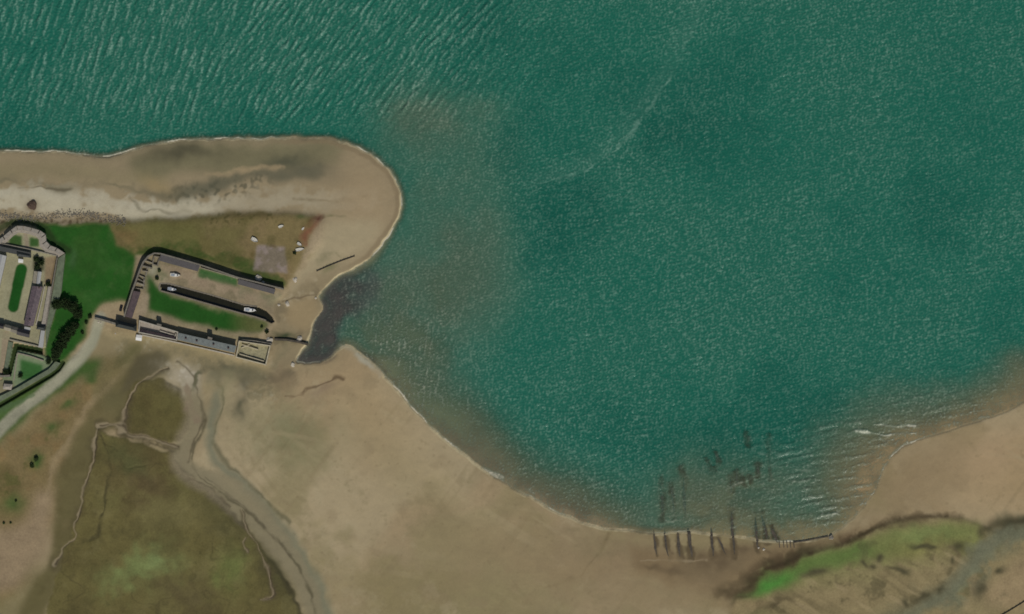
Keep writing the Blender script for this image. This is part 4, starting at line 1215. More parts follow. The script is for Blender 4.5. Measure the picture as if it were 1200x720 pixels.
# casemate range with lead terrace
building('casemate_range', 'dark slate lean to range under the fort curtain wall', 'building', [(-14, 285.6), (38, 296.6), (38, 302), (-14, 291.4)], FZ, 2.2, 0.9, m_stone, m_slate_dark, 'lean')
building('officers_house', 'dark slate block stepping out of the casemate range towards the oval lawn', 'house', [(21, 294.8), (37.4, 298.6), (37.6, 302.6), (21.6, 300.6)], FZ, 3.0, 0.8, m_stone, m_slate_dark, 'hip')
building('west_barracks', 'long pale roofed barracks cut by the left edge of the photo', 'barracks', [(9.4, 300.5), (-4, 360), (-14, 358), (0.6, 298)], FZ, 3.4, 1.2, m_stone, m_lead, 'gable')
building('white_kiosk', 'small square white hut at the head of the oval lawn', 'hut', [(22.8, 303.4), (28.6, 304.4), (28.2, 308.4), (22.6, 308)], FZ, 1.8, 0.3, m_white, m_white, 'hip')
building('east_barracks', 'long mauve slate barracks beside the oval lawn of the fort', 'barracks', [(51.8, 336.4), (40.4, 382.6), (29.4, 381.4), (39.4, 335.4)], FZ, 3.4, 1.1, m_pale, m_mauve, 'gable',
         chimneys=((0.85, 0.45, 0.8), (0.03, 0.3, 1.0)))
building('white_shed', 'narrow white roofed shed just north of the mauve barracks', 'shed', [(50.2, 319), (48.2, 333.4), (43.8, 332.8), (45.8, 318.4)], FZ, 2.3, 0.7, m_offwhite, m_lead, 'gable')
building('lean_to_store', 'small grey lean to beside the narrow white shed', 'shed', [(45.4, 318.6), (43.4, 332.6), (39.4, 331.6), (41.2, 317.8)], FZ, 1.9, 0.4, m_stone, m_stone, 'lean')
building('white_porch', 'small white flat roofed porch at the south end of the mauve barracks', 'porch', [(30.4, 382.8), (37.2, 384), (36.4, 387.6), (29.6, 386.6)], FZ, 2.7, 0.0, m_white, m_lead, 'flat')
building('terrace_house', 'dark slate house at the east end of the fort southern row', 'house', [(23, 384.6), (37, 388.4), (35.8, 396), (21, 392.2)], FZ, 3.4, 1.6, m_stone, m_slate, 'gable', group='houses of the southern row in the fort')
building('terrace_house', 'grey mossy roofed house in the middle of the fort southern row', 'house', [(16, 382.4), (23, 384.2), (21.4, 391.4), (14.4, 389)], FZ, 3.2, 1.4, m_stone, m_rough, 'gable', group='houses of the southern row in the fort')
building('terrace_house', 'house with patchy pale roof beside the gate path of the fort southern row', 'house', [(7.6, 380), (15.6, 382.2), (14.2, 388.6), (6.4, 386.6)], FZ, 3.2, 1.4, m_stone, m_stone, 'gable', group='houses of the southern row in the fort')
building('terrace_house', 'grey slate house of the fort southern row cut by the photo left edge', 'house', [(-8, 377), (6.6, 379.8), (5.6, 385.8), (-9, 383)], FZ, 3.6, 1.6, m_stone, m_slate, 'gable', group='houses of the southern row in the fort')
building('magazine', 'narrow pale flat roofed magazine on the south east corner of the fort', 'building', [(49.4, 387.4), (53.8, 388), (51.8, 407.4), (46.4, 406.6)], FZ, 2.4, 0.0, m_pale, m_lead, 'flat')
building('dark_patch_block', 'added dark hip roofed block for the shadow/tree patch at the inner end of the east rampart', 'hut', [(45, 381), (55, 382), (54, 387), (44, 386)], FZ, 2.6, 1.2, m_rough, m_slate_dark, 'hip')  # made-up hut shape filling a dark patch of shadow/tree

def platform(name, label, pts, z0, z1, mat, cat='rampart', group=None):
    q = uv(pts)
    o_ = q[0]
    bm = bmesh.new()
    prism(bm, local(q, o_), z0, z1)
    o = mesh_obj(name, bm, mat)
    o.location = (o_[0], o_[1], 0)
    return tag(o, label, cat, group)
platform('rampart', 'turfed grey green outer rampart along the east side of the fort', [(69.5, 303), (77.6, 297.4), (73, 342), (66.4, 363), (60, 384), (55, 407), (54.4, 388), (58.6, 366), (63.4, 340)], 1.0, 5.4, m_turf, group='ramparts of the fort')
platform('rampart', 'narrow pale paved rampart walk between the mauve barracks and the turfed rampart', [(61.4, 336), (57.6, 336), (49.6, 381), (54.6, 381.6)], 1.0, 5.7, m_ram, group='ramparts of the fort')
wall_thing('parapet_wall', 'thin wall between the rampart walk and the turfed east rampart', [(68.4, 302), (62.4, 336), (55.4, 382)], 0.7, 2.4, m_rough, FZ)
wall_thing('parapet_wall', 'thin pale wall close behind the mauve barracks', [(53.4, 336), (50.4, 352), (43.4, 381)], 0.7, 1.6, m_pale, FZ)
wall_thing('parapet_wall', 'pale stone wall along the north lip of the dark fort ditch', [(12.4, 398), (42, 405), (51, 408)], 0.9, 1.2, m_stone, FZ)
platform('rampart', 'turf strip between the gate path and the dark fort ditch', [(11, 400), (16.4, 401.6), (8, 439), (4.6, 438)], 1.0, 4.7, m_turf, group='ramparts of the fort')
wall_thing('outwork_wall', 'pale wall on the north edge of the small square outwork lawn', [(21.4, 414), (36, 417.6), (52, 423)], 0.9, 1.2, m_stone, 3.2)
wall_thing('outwork_wall', 'pale wall on the west edge of the small square outwork lawn', [(21.2, 414.8), (19, 430), (17, 446)], 0.9, 0.7, m_stone, 3.2)
platform('rampart', 'long straight turfed outwork rampart running beside the road verge', [(66, 423.6), (71.4, 425.6), (66, 432.6), (59, 437.8), (0, 471.5), (-50, 498), (-50, 490), (0, 464.6), (20, 455), (58, 432.6)], 1.0, 5.0, m_turf, group='ramparts of the fort')
building('gate_lodge', 'pale roofed gate lodge where the path leaves the fort', 'lodge', [(6, 449.6), (16, 450.4), (14.6, 457), (4.4, 456)], 3.2, 2.2, 0.8, m_stone, m_ram, 'hip')
wall_thing('gate_wall', 'dark stone gate wall across the path at the south end of the fort', [(-20, 438.6), (3, 441), (13, 440.5)], 1.4, 2.4, m_rough, 3.2)

# ------------------------------------------------------------------ boats
def boat_mesh(L, B, H, open_=False):
    bm = bmesh.new()
    n = 13
    rows = []
    for i in range(n):
        t = i / (n - 1)
        x = (t - 0.5) * L
        w = B / 2 * (max(0.02, 1 - ((max(0, t - 0.35)) / 0.65) ** 2.4)) * (0.78 + 0.22 * min(1, t / 0.35))
        sh = H * (1 + 0.25 * t * t)
        keel = 0.0 + 0.35 * H * t ** 4
        rows.append([(x, -w, sh), (x, -w * 0.86, keel + 0.38 * H), (x, 0, keel), (x, w * 0.86, keel + 0.38 * H), (x, w, sh)])
    vr = [[bm.verts.new(p) for p in r] for r in rows]
    for a, c in zip(vr[:-1], vr[1:]):
        for k in range(4):
            bm.faces.new((a[k], a[k + 1], c[k + 1], c[k]))
    bm.faces.new(vr[0])
    bm.faces.new(vr[-1][::-1])
    return bm, rows

def boat(label, u, v, z, rz, L, B, H, hull_m, deck_m, cabin=True, group='boats in and by the dock', name='boat', thwarts=0):
    t = thing(name, label, 'boat', P(u, v, z), rz, group)
    bm, rows = boat_mesh(L, B, H)
    mesh_obj('hull', bm, hull_m, t)
    bm = bmesh.new()
    dz = -0.10 if cabin else -0.35 * H
    vr = [[bm.verts.new((r[0][0] * 0.985, r[0][1] * 0.93, r[0][2] + dz)), bm.verts.new((r[4][0] * 0.985, r[4][1] * 0.93, r[4][2] + dz))] for r in rows]
    for a, c in zip(vr[:-1], vr[1:]):
        bm.faces.new((a[0], a[1], c[1], c[0]))
    mesh_obj('deck', bm, deck_m, t)
    bm = bmesh.new()
    for s in (0, 4):
        for r, r2 in zip(rows[:-1], rows[1:]):
            a, c = Vector(r[s]), Vector(r2[s])
            k = 0.90
            v4 = [bm.verts.new((a.x, a.y, a.z + 0.03)), bm.verts.new((c.x, c.y, c.z + 0.03)), bm.verts.new((c.x, c.y * k, c.z + 0.03)), bm.verts.new((a.x, a.y * k, a.z + 0.03))]
            bm.faces.new(v4)
    mesh_obj('gunwale', bm, m_white, t)
    if cabin:
        bm = bmesh.new()
        prism(bm, [(-0.05 * L, -0.32 * B), (0.16 * L, -0.30 * B), (0.27 * L, -0.16 * B), (0.27 * L, 0.16 * B), (0.16 * L, 0.30 * B), (-0.05 * L, 0.32 * B)], H * 0.9, H + 0.75)
        cb = mesh_obj('cabin', bm, m_white, t)
        bm = bmesh.new()
        prism(bm, [(0.16 * L, -0.27 * B), (0.262 * L, -0.14 * B), (0.262 * L, 0.14 * B), (0.16 * L, 0.27 * B)], H + 0.752, H + 0.79)
        mesh_obj('window', bm, m_glass, cb)
        bm = bmesh.new()
        prism(bm, [(-0.40 * L, -0.28 * B), (-0.08 * L, -0.30 * B), (-0.08 * L, 0.30 * B), (-0.40 * L, 0.28 * B)], H * 0.75, H + 0.02)
        mesh_obj('cockpit', bm, m_blue_grey, t)
    else:
        for k in range(thwarts):
            bm = bmesh.new()
            x = (-0.28 + 0.24 * k) * L
            box(bm, (x, 0, H * 0.92), (0.28, B * 0.84, 0.05))
            mesh_obj('thwart', bm, m_white, t)
    return t
A_ = -math.atan2(11.5, 40) * 0.5
boat('white cabin boat standing on the quay below the warehouse', 206, 322.6, QZ, -0.10, 7.4, 2.6, 1.2, m_white, m_offwhite)
boat('grey and white cabin boat afloat at the inner end of the dock basin', 202, 339, 0.65, -0.14, 6.6, 2.4, 1.0, m_blue_grey, m_blue_grey)
boat('bright white cabin boat afloat near the mouth of the dock basin', 293.4, 363.4, 0.65, -0.10, 8.6, 2.9, 1.2, m_white, m_white)
SPG = 'white dinghies drawn up on the spit'
for u, v, rz, L, B, lab, th_ in ((299, 281.6, -0.5, 5.2, 2.8, 'white dinghy heeled on brown grass at the corner of the grey concrete pad', 1.2),
                                 (329.8, 265.6, 0.35, 4.0, 1.9, 'bright white dinghy alone on the brown grass north of the concrete pad', 0.8),
                                 (351.4, 286.6, -0.6, 3.8, 2.0, 'smaller white dinghy, the upper of the pair east of the concrete pad', 0.9),
                                 (352, 292.6, 0.16, 6.2, 2.2, 'longer white dinghy, the lower of the pair east of the concrete pad', 0.8),
                                 (355.6, 268.2, 0.9, 2.6, 1.2, 'tiny pale dinghy beside the red brown trail on the spit', 0.5)):
    boat(lab, u, v, ground(u, v) - 0.05, rz, L, B, th_, m_white, m_offwhite, False, SPG, 'dinghy', 2)

# ------------------------------------------------------------------ cabin, car, boulders, rubble
def rock(name, label, u, v, r, mat, cat='rock', group=None, sq=0.6, seed=0, sx=1.0, rz=0.0):
    rr = random.Random(seed)
    bm = bmesh.new()
    bmesh.ops.create_icosphere(bm, subdivisions=3, radius=1.0)
    off = [Vector((rr.uniform(-9, 9), rr.uniform(-9, 9), rr.uniform(-9, 9))) for _ in range(2)]
    from mathutils import noise
    for q in bm.verts:
        n = noise.noise(q.co * 1.3 + off[0]) * 0.45 + noise.noise(q.co * 3.2 + off[1]) * 0.22
        q.co *= (1 + n) * r
        q.co.z *= sq
        q.co.x *= sx
    o = mesh_obj(name, bm, mat)
    o.location = P(u, v, ground(u, v) + 0.05 * r)
    o.rotation_euler = (0, 0, rz)
    return tag(o, label, cat, group)

BG = 'pale boulders round the dock'
for k, (u, v, r, lab) in enumerate(((116, 377.4, 0.7, 'left of two small white boulders under the roadside wall'), (118.6, 378.2, 0.7, 'right of two small white boulders under the roadside wall'),
                                    (336.6, 356, 1.4, 'long pale boulder on the rocky line east of the boat shed'), (327, 357.6, 1.0, 'small pale boulder between the dock mouth and the boat shed'),
                                    (351, 397.2, 1.6, 'white boulder on the sand beside the jetty wall'), (343.4, 427, 1.3, 'white boulder at the corner of the grey creek mouth'),
                                    (316, 398.4, 1.8, 'pale slab of rock at the root of the jetty wall'), (370, 349.6, 0.8, 'pale boulder at the water edge on the east point'),
                                    (346, 328, 1.5, 'pale boulder at the top of the slipway sand'), (308.6, 331, 1.2, 'lower pale boulder of the rubble by the boat shed wall'),
                                    (165.6, 399, 0.5, 'small pale stone beside the square white cabin'), (135.6, 391, 0.6, 'small pale stone on the bare yard south of the gatehouse'))):
    rock('boulder', lab, u, v, r, m_boulder, 'boulder', BG, seed=k, sx=1.4 if r > 1.2 else 1.0, rz=k)
rock('rubble_heap', 'pale rubble heap leaning on the north side of the boat shed wall', 303.4, 326, 2.4, m_boulder, 'rubble', sq=0.5, seed=31, rz=-0.6)
rock('seaweed_mound', 'dark brown mound on the pale beach above the fort', 38.5, 240.6, 3.2, m_brown, 'mound', sq=0.35, seed=40)
for k, (u, v, r, lab) in enumerate(((905, 644, 0.9, 'left pale stone at the foot of the groynes by the brown bank'), (899, 642, 0.7, 'right pale stone at the foot of the groynes by the brown bank'),
                                    (974, 630, 1.6, 'grey boulder at the seaward end of the plank breakwater'))):
    rock('shore_boulder', lab, u - 10 if k < 2 else u, v, r, m_boulder if k < 2 else m_grey_boulder, 'boulder', 'boulders by the groynes', seed=60 + k)

cb = thing('white_cabin', 'square white cabin standing outside the roofless range', 'cabin', P(163.4, 396, ground(163, 396)), -0.15)
bm = bmesh.new(); box(bm, (0, 0, 1.0), (3.8, 3.6, 2.4)); mesh_obj('wall', bm, m_offwhite, cb)
bm = bmesh.new()
lo = [bm.verts.new((x, y, 2.2)) for x, y in ((-2.1, -2), (2.1, -2), (2.1, 2), (-2.1, 2))]
hi = [bm.verts.new((x, y, 2.34)) for x, y in ((-2.1, -2), (2.1, -2), (2.1, 2), (-2.1, 2))]
r0, r1 = bm.verts.new((-2.1, 0, 2.75)), bm.verts.new((2.1, 0, 2.75))
bm.faces.new(lo[::-1])
for i in (0, 2):
    bm.faces.new((lo[i], lo[i + 1], hi[i + 1], hi[i]))
bm.faces.new((lo[1], lo[2], hi[2], r1, hi[1])); bm.faces.new((lo[3], lo[0], hi[0], r0, hi[3]))
bm.faces.new((hi[0], hi[1], r1, r0)); bm.faces.new((r0, r1, hi[2], hi[3]))
mesh_obj('roof', bm, m_white, cb)
bm = bmesh.new(); box(bm, (0.4, -1.83, 0.95), (0.9, 0.08, 1.9)); mesh_obj('door', bm, m_wood, cb)

def car(label, u, v, rz, paint):
    t = thing('parked_car', label, 'car', P(u, v, ground(u, v)), rz)
    bm = bmesh.new()
    prof = [(-2.15, 0.35), (-2.2, 0.75), (-2.05, 0.92), (-1.2, 0.98), (0.9, 0.98), (1.9, 0.85), (2.15, 0.7), (2.15, 0.35)]
    l = [bm.verts.new((x, -0.86, z)) for x, z in prof]
    r = [bm.verts.new((x, 0.86, z)) for x, z in prof]
    bm.faces.new(l); bm.faces.new(r[::-1])
    for i in range(len(prof)):
        j = (i + 1) % len(prof)
        bm.faces.new((l[i], l[j], r[j], r[i]))
    bmesh.ops.bevel(bm, geom=bm.edges[:], offset=0.06, segments=2, affect='EDGES')
    mesh_obj('body', bm, paint, t)
    bm = bmesh.new()
    lo = [bm.verts.new(p) for p in ((-1.95, -0.8, 0.95), (1.1, -0.8, 0.95), (1.1, 0.8, 0.95), (-1.95, 0.8, 0.95))]
    hi = [bm.verts.new(p) for p in ((-1.5, -0.62, 1.42), (0.35, -0.62, 1.42), (0.35, 0.62, 1.42), (-1.5, 0.62, 1.42))]
    bm.faces.new(hi)
    for i in range(4):
        bm.faces.new((lo[i], lo[(i + 1) % 4], hi[(i + 1) % 4], hi[i]))
    mesh_obj('glasshouse', bm, m_glass, t)
    bm = bmesh.new(); box(bm, (-0.58, 0, 1.44), (1.8, 1.22, 0.05)); mesh_obj('roof', bm, paint, t)
    for x in (-1.3, 1.35):
        for y in (-0.8, 0.8):
            bm = bmesh.new()
            bmesh.ops.create_cone(bm, cap_ends=True, segments=16, radius1=0.32, radius2=0.32, depth=0.2, matrix=Matrix.Translation((x, y, 0.32)) @ Matrix.Rotation(math.pi / 2, 4, 'X'))
            mesh_obj('wheel', bm, m_tyre, t)
    return t
car('dark car parked on the sandy forecourt north of the gatehouse', 142.4, 361.5, R(76), m_car)

# pebble line under the bank: nobody could count these
rr = random.Random(5)
bm = bmesh.new()
for k in range(900):
    u = rr.uniform(-10, 148)
    v = 252.5 + 0.04 * max(0, u - 60) + rr.gauss(0, 2.6) + 3 * math.sin(u * 0.05)
    s = rr.uniform(0.2, 0.55)
    c = P(u, v, ground(u, v) + s * 0.25)
    mt = Matrix.Translation(c) @ Matrix.Rotation(rr.uniform(0, 6), 4, 'Z') @ Matrix.Diagonal((s, s * rr.uniform(.6, 1), s * 0.6, 1))
    bmesh.ops.create_icosphere(bm, subdivisions=1, radius=1.0, matrix=mt)
tag(mesh_obj('shingle', bm, m_rough), 'dark scattered shingle along the top of the beach above the green field', 'shingle', None, 'stuff')

# ------------------------------------------------------------------ groynes and fences
def ridge(label, pts, w, h, mat, group, name='groyne', seed=0):
    """a low bumpy weed-covered bank of stones"""
    rr = random.Random(seed)
    pts = smooth_line(pts, 1)
    q = uv(pts)
    L = sum(math.dist(a, b2) for a, b2 in zip(q[:-1], q[1:]))
    n = max(6, int(L / 0.8))
    org = q[0]
    t = []
    acc = [0]
    for a, b2 in zip(q[:-1], q[1:]):
        acc.append(acc[-1] + math.dist(a, b2))
    wa = wb_ = 1.0
    ca = cb_ = 0.0
    bm = bmesh.new()
    rows = []
    for i in range(n + 1):
        s = L * i / n
        j = max(0, min(len(q) - 2, next((k for k in range(len(acc) - 1) if acc[k + 1] >= s), len(q) - 2)))
        f = (s - acc[j]) / max(1e-6, acc[j + 1] - acc[j])
        a, b2 = Vector(q[j]), Vector(q[j + 1])
        p = a.lerp(b2, f)
        d = (b2 - a).normalized()
        nn = Vector((-d.y, d.x))
        e = min(1, 0.25 + 2.5 * min(i, n - i) / n)
        gz = ground(p.x / M + 600, 360 - p.y / M)
        if i % 4 == 0:
            wa, wb_ = wb_, rr.uniform(0.7, 1.2)
            ca, cb_ = cb_, rr.uniform(-0.25, 0.25)
        fi = (i % 4) / 4
        ww = w * M / 2 * e * (wa + (wb_ - wa) * fi)
        c_ = (ca + (cb_ - ca) * fi) * w * M / 2
        row = []
        for x, zz in ((-1, -0.4), (-0.7, 0.1), (-0.35, 0.5), (0, 0.62), (0.35, 0.5), (0.7, 0.1), (1, -0.4)):
            pp = p + nn * (x * ww + c_)
            row.append(bm.verts.new((pp.x - org[0], pp.y - org[1], gz + h * e * zz * rr.uniform(0.6, 1.3))))
        rows.append(row)
    for a, c in zip(rows[:-1], rows[1:]):
        for k in range(6):
            bm.faces.new((a[k], a[k + 1], c[k + 1], c[k]))
    o = mesh_obj(name, bm, mat)
    o.location = (org[0], org[1], 0)
    return tag(o, label, 'groyne', group)

GG = 'dark weedy stone groynes across the tidal beach'
for k, (pts, w, h, lab) in enumerate((
    ([(766, 621), (767, 635), (769, 650)], 4, 0.35, 'faintest weedy groyne on the beach, westernmost of the row'),
    ([(779, 621), (780, 636), (783, 652)], 4.5, 0.5, 'second weedy groyne from the west, with a dark blob at its landward foot'),
    ([(794, 622), (795, 638), (797, 652)], 5, 0.55, 'third weedy groyne from the west, darkest foot of the row'),
    ([(806, 617), (808, 635), (811, 653)], 6.5, 0.5, 'broad purplish weedy groyne, fourth from the west'),
    ([(833, 618), (834, 634), (836, 652)], 5.5, 0.5, 'weedy groyne standing alone in mid beach, fifth from the west'),
    ([(841, 630), (846, 640), (850, 650)], 3.5, 0.3, 'short slanting weedy groyne just east of mid beach'),
    ([(857, 600), (858, 620), (861, 650)], 5, 0.6, 'long weedy groyne reaching from sand far into the water'),
    ([(885, 606), (886, 622), (888, 642)], 5.5, 0.55, 'weedy groyne, left of the close pair near the green bank'),
    ([(892, 604), (896, 618), (899, 632)], 5.5, 0.55, 'weedy groyne, right of the close pair near the green bank'),
    ([(904, 619), (907, 627), (911, 636)], 7, 0.5, 'stubby dark groyne between the close pair and the short stakes'),
    ([(774, 566), (776, 584), (777, 604)], 4.5, 0.5, 'sunken groyne under water, westernmost of three'),
    ([(787, 572), (789, 588), (790, 602)], 5, 0.5, 'sunken groyne under water, middle of three'),
    ([(801, 560), (802, 582), (803, 603)], 4.5, 0.5, 'sunken groyne under water, easternmost of three'),
    ([(856, 560), (857, 577)], 3.5, 0.25, 'sunken stub of dark stones, left of the pair in the breaking ripples'),
    ([(863, 551), (864, 566)], 3.5, 0.25, 'sunken stub of dark stones, right of the pair in the breaking ripples'),
    ([(888, 545), (889, 558)], 3.5, 0.25, 'short sunken stub just west of the thin sunken groyne'),
    ([(901, 530), (902, 548), (902, 562)], 2.5, 0.25, 'thin sunken groyne farthest out in the shallow water'),
    ([(838, 530), (842, 538)], 5, 0.25, 'sunken dark reef patch far out in green water'))):
    ridge(lab, pts, w * 0.85, h * 0.55, m_weed, GG, 'groyne', 100 + k)

def fence(name, label, pts, hgt, post_gap, cat='fence', t=0.18, mat=None):
    mat = mat or m_wood
    q = uv(pts)
    org = q[0]
    th = thing(name, label, cat, (org[0], org[1], 0))
    L = [0]
    for a, b2 in zip(q[:-1], q[1:]):
        L.append(L[-1] + math.dist(a, b2))
    n = max(2, int(L[-1] / post_gap))
    zs = [ground(*p) for p in pts]
    bm = bmesh.new()
    wall_bm(bm, local(q, org), t, [z - 0.5 for z in zs], [z + hgt for z in zs])
    mesh_obj('plank_panel', bm, mat, th)
    for i in range(n + 1):
        s = L[-1] * i / n
        j = next((k for k in range(len(L) - 1) if L[k + 1] >= s - 1e-6), len(L) - 2)
        f = (s - L[j]) / (L[j + 1] - L[j])
        p = Vector(q[j]).lerp(Vector(q[j + 1]), f)
        d = Vector(q[j + 1]) - Vector(q[j])
        gz = zs[j] + (zs[j + 1] - zs[j]) * f
        bm = bmesh.new()
        box(bm, (p.x - org[0], p.y - org[1], gz + hgt / 2 - 0.2), (0.35, t + 0.25, hgt + 0.9), math.atan2(d.y, d.x))
        mesh_obj('post', bm, mat, th)
    return th
fence('timber_groyne', 'long dark timber groyne slanting across the sand below the spit', [(371.5, 318), (385, 312), (400, 306), (415.5, 300.5)], 0.7, 2.4, 'groyne', 0.45)
fence('breakwater', 'dark plank breakwater where the brown bank meets the water', [(931, 635.6), (944, 634), (957, 631), (970, 629)], 0.35, 3.0, 'breakwater', 0.8, m_weed)
fence('field_fence', 'thin dark fence line at the bottom right corner of the photo', [(1168, 724), (1182, 716), (1203, 703), (1230, 686)], 0.8, 3.0, 'fence', 0.25)
for k, u in enumerate((913, 918, 922, 926, 930)):
    t = thing('mooring_stake', 'short dark stake %s of the five beside the plank breakwater' % ('nearest the groynes', 'second from the groynes', 'in the middle', 'second from the breakwater', 'nearest the breakwater')[k],
              'stake', P(u, 638, ground(u, 638)), 0, 'short stakes beside the breakwater')
    bm = bmesh.new()
    wall_bm(bm, [(0, 1.8), (0.1, 0), (0.4, -2.4)], 0.6, -0.6, [0.25, 0.4, 0.25])
    mesh_obj('timber', bm, m_weed, t)

# ------------------------------------------------------------------ trees and shrubs
def mat_leaf(name, rgb):
    m, nt, b = new_mat(name)
    g = N(nt, 'ShaderNodeObjectInfo')
    ge = N(nt, 'ShaderNodeNewGeometry')
    ns = N(nt, 'ShaderNodeTexNoise', Scale=0.7, Detail=3.0)
    nt.links.new(ge.outputs['Position'], ns.inputs['Vector'])
    rp = N(nt, 'ShaderNodeValToRGB')
    rp.color_ramp.elements[0].position = 0.35
    rp.color_ramp.elements[1].position = 0.65
    rp.color_ramp.elements[0].color = (*[c * 0.6 for c in rgb], 1)
    rp.color_ramp.elements[1].color = (*[c * 1.5 for c in rgb], 1)
    nt.links.new(ns.outputs['Fac'], rp.inputs[0])
    nt.links.new(rp.outputs[0], b.inputs['Base Color'])
    b.inputs['Roughness'].default_value = 0.8
    b.inputs['Specular IOR Level'].default_value = 0.2
    return m
m_leaf = mat_leaf('dark_foliage', (0.022, 0.040, 0.011))
m_shrub = mat_leaf('shrub_foliage', (0.045, 0.070, 0.022))

def crown_bm(r, h, z0, n, leaf, seed):
    """a ragged crown: leaf faces spread through a lumpy volume, thinner towards its edge"""
    from mathutils import noise
    rr = random.Random(seed)
    off = Vector((seed * 3.1, seed * 1.7, 0.3))
    bm = bmesh.new()
    made = 0
    while made < n:
        d = Vector((rr.gauss(0, 1), rr.gauss(0, 1), rr.gauss(0, 1))).normalized()
        lump = 0.80 + 0.45 * noise.noise(d * 1.6 + off) + 0.35 * noise.noise(d * 4.0 + off)
        t = rr.random() ** 0.4
        p = d * lump * t
        c = Vector((p.x * r, p.y * r, z0 + h * (0.45 + 0.5 * p.z)))
        if noise.noise(Vector((c.x, c.y, c.z)) * 0.9 + off) < -0.22:
            continue
        a = Vector((rr.gauss(0, 1), rr.gauss(0, 1), rr.gauss(0, 0.6))).normalized()
        b2 = a.cross(Vector((rr.gauss(0, 1), rr.gauss(0, 1), rr.gauss(0, 1)))).normalized()
        s = leaf * rr.uniform(0.6, 1.3)
        bm.faces.new([bm.verts.new(c + a * s), bm.verts.new(c + b2 * s * 0.6), bm.verts.new(c - a * s), bm.verts.new(c - b2 * s * 0.6)])
        made += 1
    return bm

def trunk_bm(h, r, seed):
    rr = random.Random(seed)
    bm = bmesh.new()
    def limb(p0, p1, r0, r1, n=4):
        prev = None
        ax = (p1 - p0).normalized()
        sx = ax.orthogonal().normalized()
        sy = ax.cross(sx)
        for i in range(n + 1):
            t = i / n
            c = p0.lerp(p1, t) + sx * rr.uniform(-.08, .08) * (0 < i < n)
            rad = r0 + (r1 - r0) * t
            ring = [bm.verts.new(c + (sx * math.cos(q * math.pi / 4) + sy * math.sin(q * math.pi / 4)) * rad) for q in range(8)]
            if prev:
                for q in range(8):
                    bm.faces.new((prev[q], prev[(q + 1) % 8], ring[(q + 1) % 8], ring[q]))
            prev = ring
    limb(Vector((0, 0, -0.6)), Vector((0.1, 0, h * 0.55)), r, r * 0.6)
    for k in range(5):
        a = k * 1.26 + rr.uniform(-.3, .3)
        limb(Vector((0.05, 0, h * rr.uniform(0.3, 0.5))), Vector((math.cos(a) * h * 0.32, math.sin(a) * h * 0.32, h * rr.uniform(0.6, 0.85))), r * 0.45, r * 0.12)
    return bm

def tree_proto(seed, r, h):
    t = thing('tree', 'tree', 'tree', (0, 0, 0))
    mesh_obj('trunk', trunk_bm(h, 0.28, seed), m_bark, t)
    mesh_obj('crown', crown_bm(r, h * 0.75, h * 0.25, 4500, 0.30, seed), m_leaf, t)
    return t
protos = [tree_proto(1, 3.6, 6.0), tree_proto(2, 4.2, 6.6), tree_proto(3, 3.0, 5.0)]
TREES = ((68, 357, 0, 'dark tree at the west end of the clump in front of the east rampart'), (77, 356, 1, 'large dark tree in the middle of the clump in front of the east rampart'),
         (86, 360, 1, 'large dark tree on the field side of the clump near the sandy forecourt'), (92, 368, 0, 'dark tree at the south east tip of the upper clump'),
         (89, 382, 2, 'small dark tree at the north end of the strip along the rampart slope'),
         (84, 388, 0, 'dark tree second from the north in the strip along the rampart slope'), (78, 395, 1, 'large dark tree in the middle of the strip along the rampart slope'),
         (74, 403, 1, 'large dark tree south of the middle of the rampart slope strip'), (69, 411, 0, 'dark tree near the south end of the rampart slope strip'),
         (66, 418, 2, 'small dark tree at the south end of the strip by the outwork'))
used = set()
for k, (u, v, p, lab) in enumerate(TREES):
    o = protos[p] if p not in used else copy_tree(protos[p])
    used.add(p)
    o.location = P(u, v, ground(u, v))
    o.rotation_euler = (0, 0, k * 1.7)
    o.scale = (1.12, 1.12, 1.0)
    o['label'] = lab
    o['group'] = 'dark trees east of the fort'

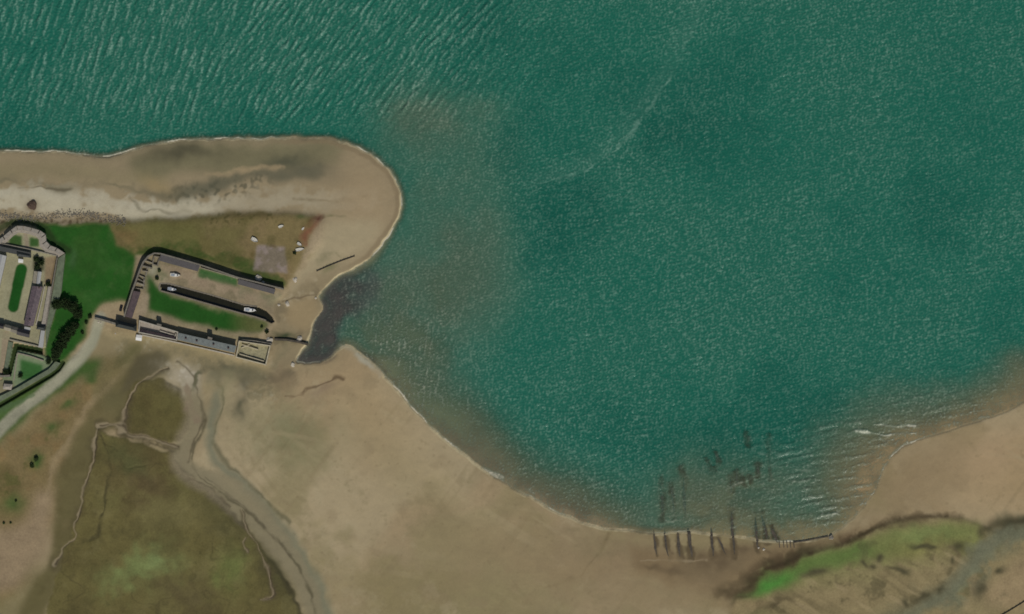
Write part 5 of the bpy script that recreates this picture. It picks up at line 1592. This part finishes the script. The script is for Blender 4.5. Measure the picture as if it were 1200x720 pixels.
def shrub(u, v, r, lab, seed, mat=None, cat='shrub', group='shrubs'):
    t = thing('shrub', lab, cat, P(u, v, ground(u, v)), 0, group)
    mesh_obj('foliage', crown_bm(r, r * 1.3, 0.0, int(500 + 260 * r * r), 0.24, seed), mat or m_shrub, t)
    bm = bmesh.new()
    for q in range(4):
        a = q * 1.57 + 0.4
        d = Vector((math.cos(a), math.sin(a)))
        prism(bm, [(d.x * .1 - .05, d.y * .1 - .05), (d.x * .1 + .05, d.y * .1 - .05), (d.x * .1 + .05, d.y * .1 + .05), (d.x * .1 - .05, d.y * .1 + .05)], -0.3, r * 0.8)
    mesh_obj('stem', bm, m_bark, t)
    return t
for k, (u, v, r, lab, dk) in enumerate((
    (57.4, 424, 2.2, 'round dark bush at the east corner of the outwork lawn', 1), (24.6, 440, 2.0, 'round dark bush at the west edge of the outwork lawn', 1),
    (57.4, 333.4, 2.2, 'dark bush behind the narrow white shed', 1), (44, 304, 2.4, 'dark bush in the fort courtyard beside the slate block', 1),
    (49, 307.6, 2.6, 'dark bush in the middle of the fort courtyard planting', 1), (44.6, 313, 2.2, 'dark bush north of the narrow white shed', 1),
    (8, 436, 2.6, 'dark bush at the south end of the gate path', 1), (345.6, 296.6, 1.4, 'small brown bush beside the pair of white dinghies', 1),
    (313, 389, 1.7, 'small dark bush on the bare ground north of the roofless house shell', 1), (307, 383, 1.0, 'tiny dark bush on the dry grass near the dock mouth', 1),
    (184.4, 326.6, 1.5, 'small dark bush at the head of the dock basin', 1), (187, 317.5, 1.3, 'small green bush beside the ruined cells', 0),
    (254, 386, 0.9, 'tiny bush on the dock grass near the cottage row', 1),
    (38, 546, 1.8, 'green bush on the dry scrub, lower of the two', 0), (43, 538, 2.0, 'green bush on the dry scrub, upper of the two', 0),
    (19, 587, 0.9, 'tiny dark bush alone beside the bare sand', 0), (5, 613, 0.9, 'tiny dark bush at the left edge above the bare sand', 0), (13, 613, 0.8, 'tiny dark bush just right of the one at the photo edge', 0),
    (106, 371, 1.6, 'dark bush at the north end of the roadside hedge', 1), (102, 378, 1.4, 'low dark bush in the roadside hedge', 1), (97, 390, 1.3, 'low dark bush lower down the roadside hedge', 1))):
    shrub(u, v, r, lab, 300 + k, m_leaf if dk else m_shrub)
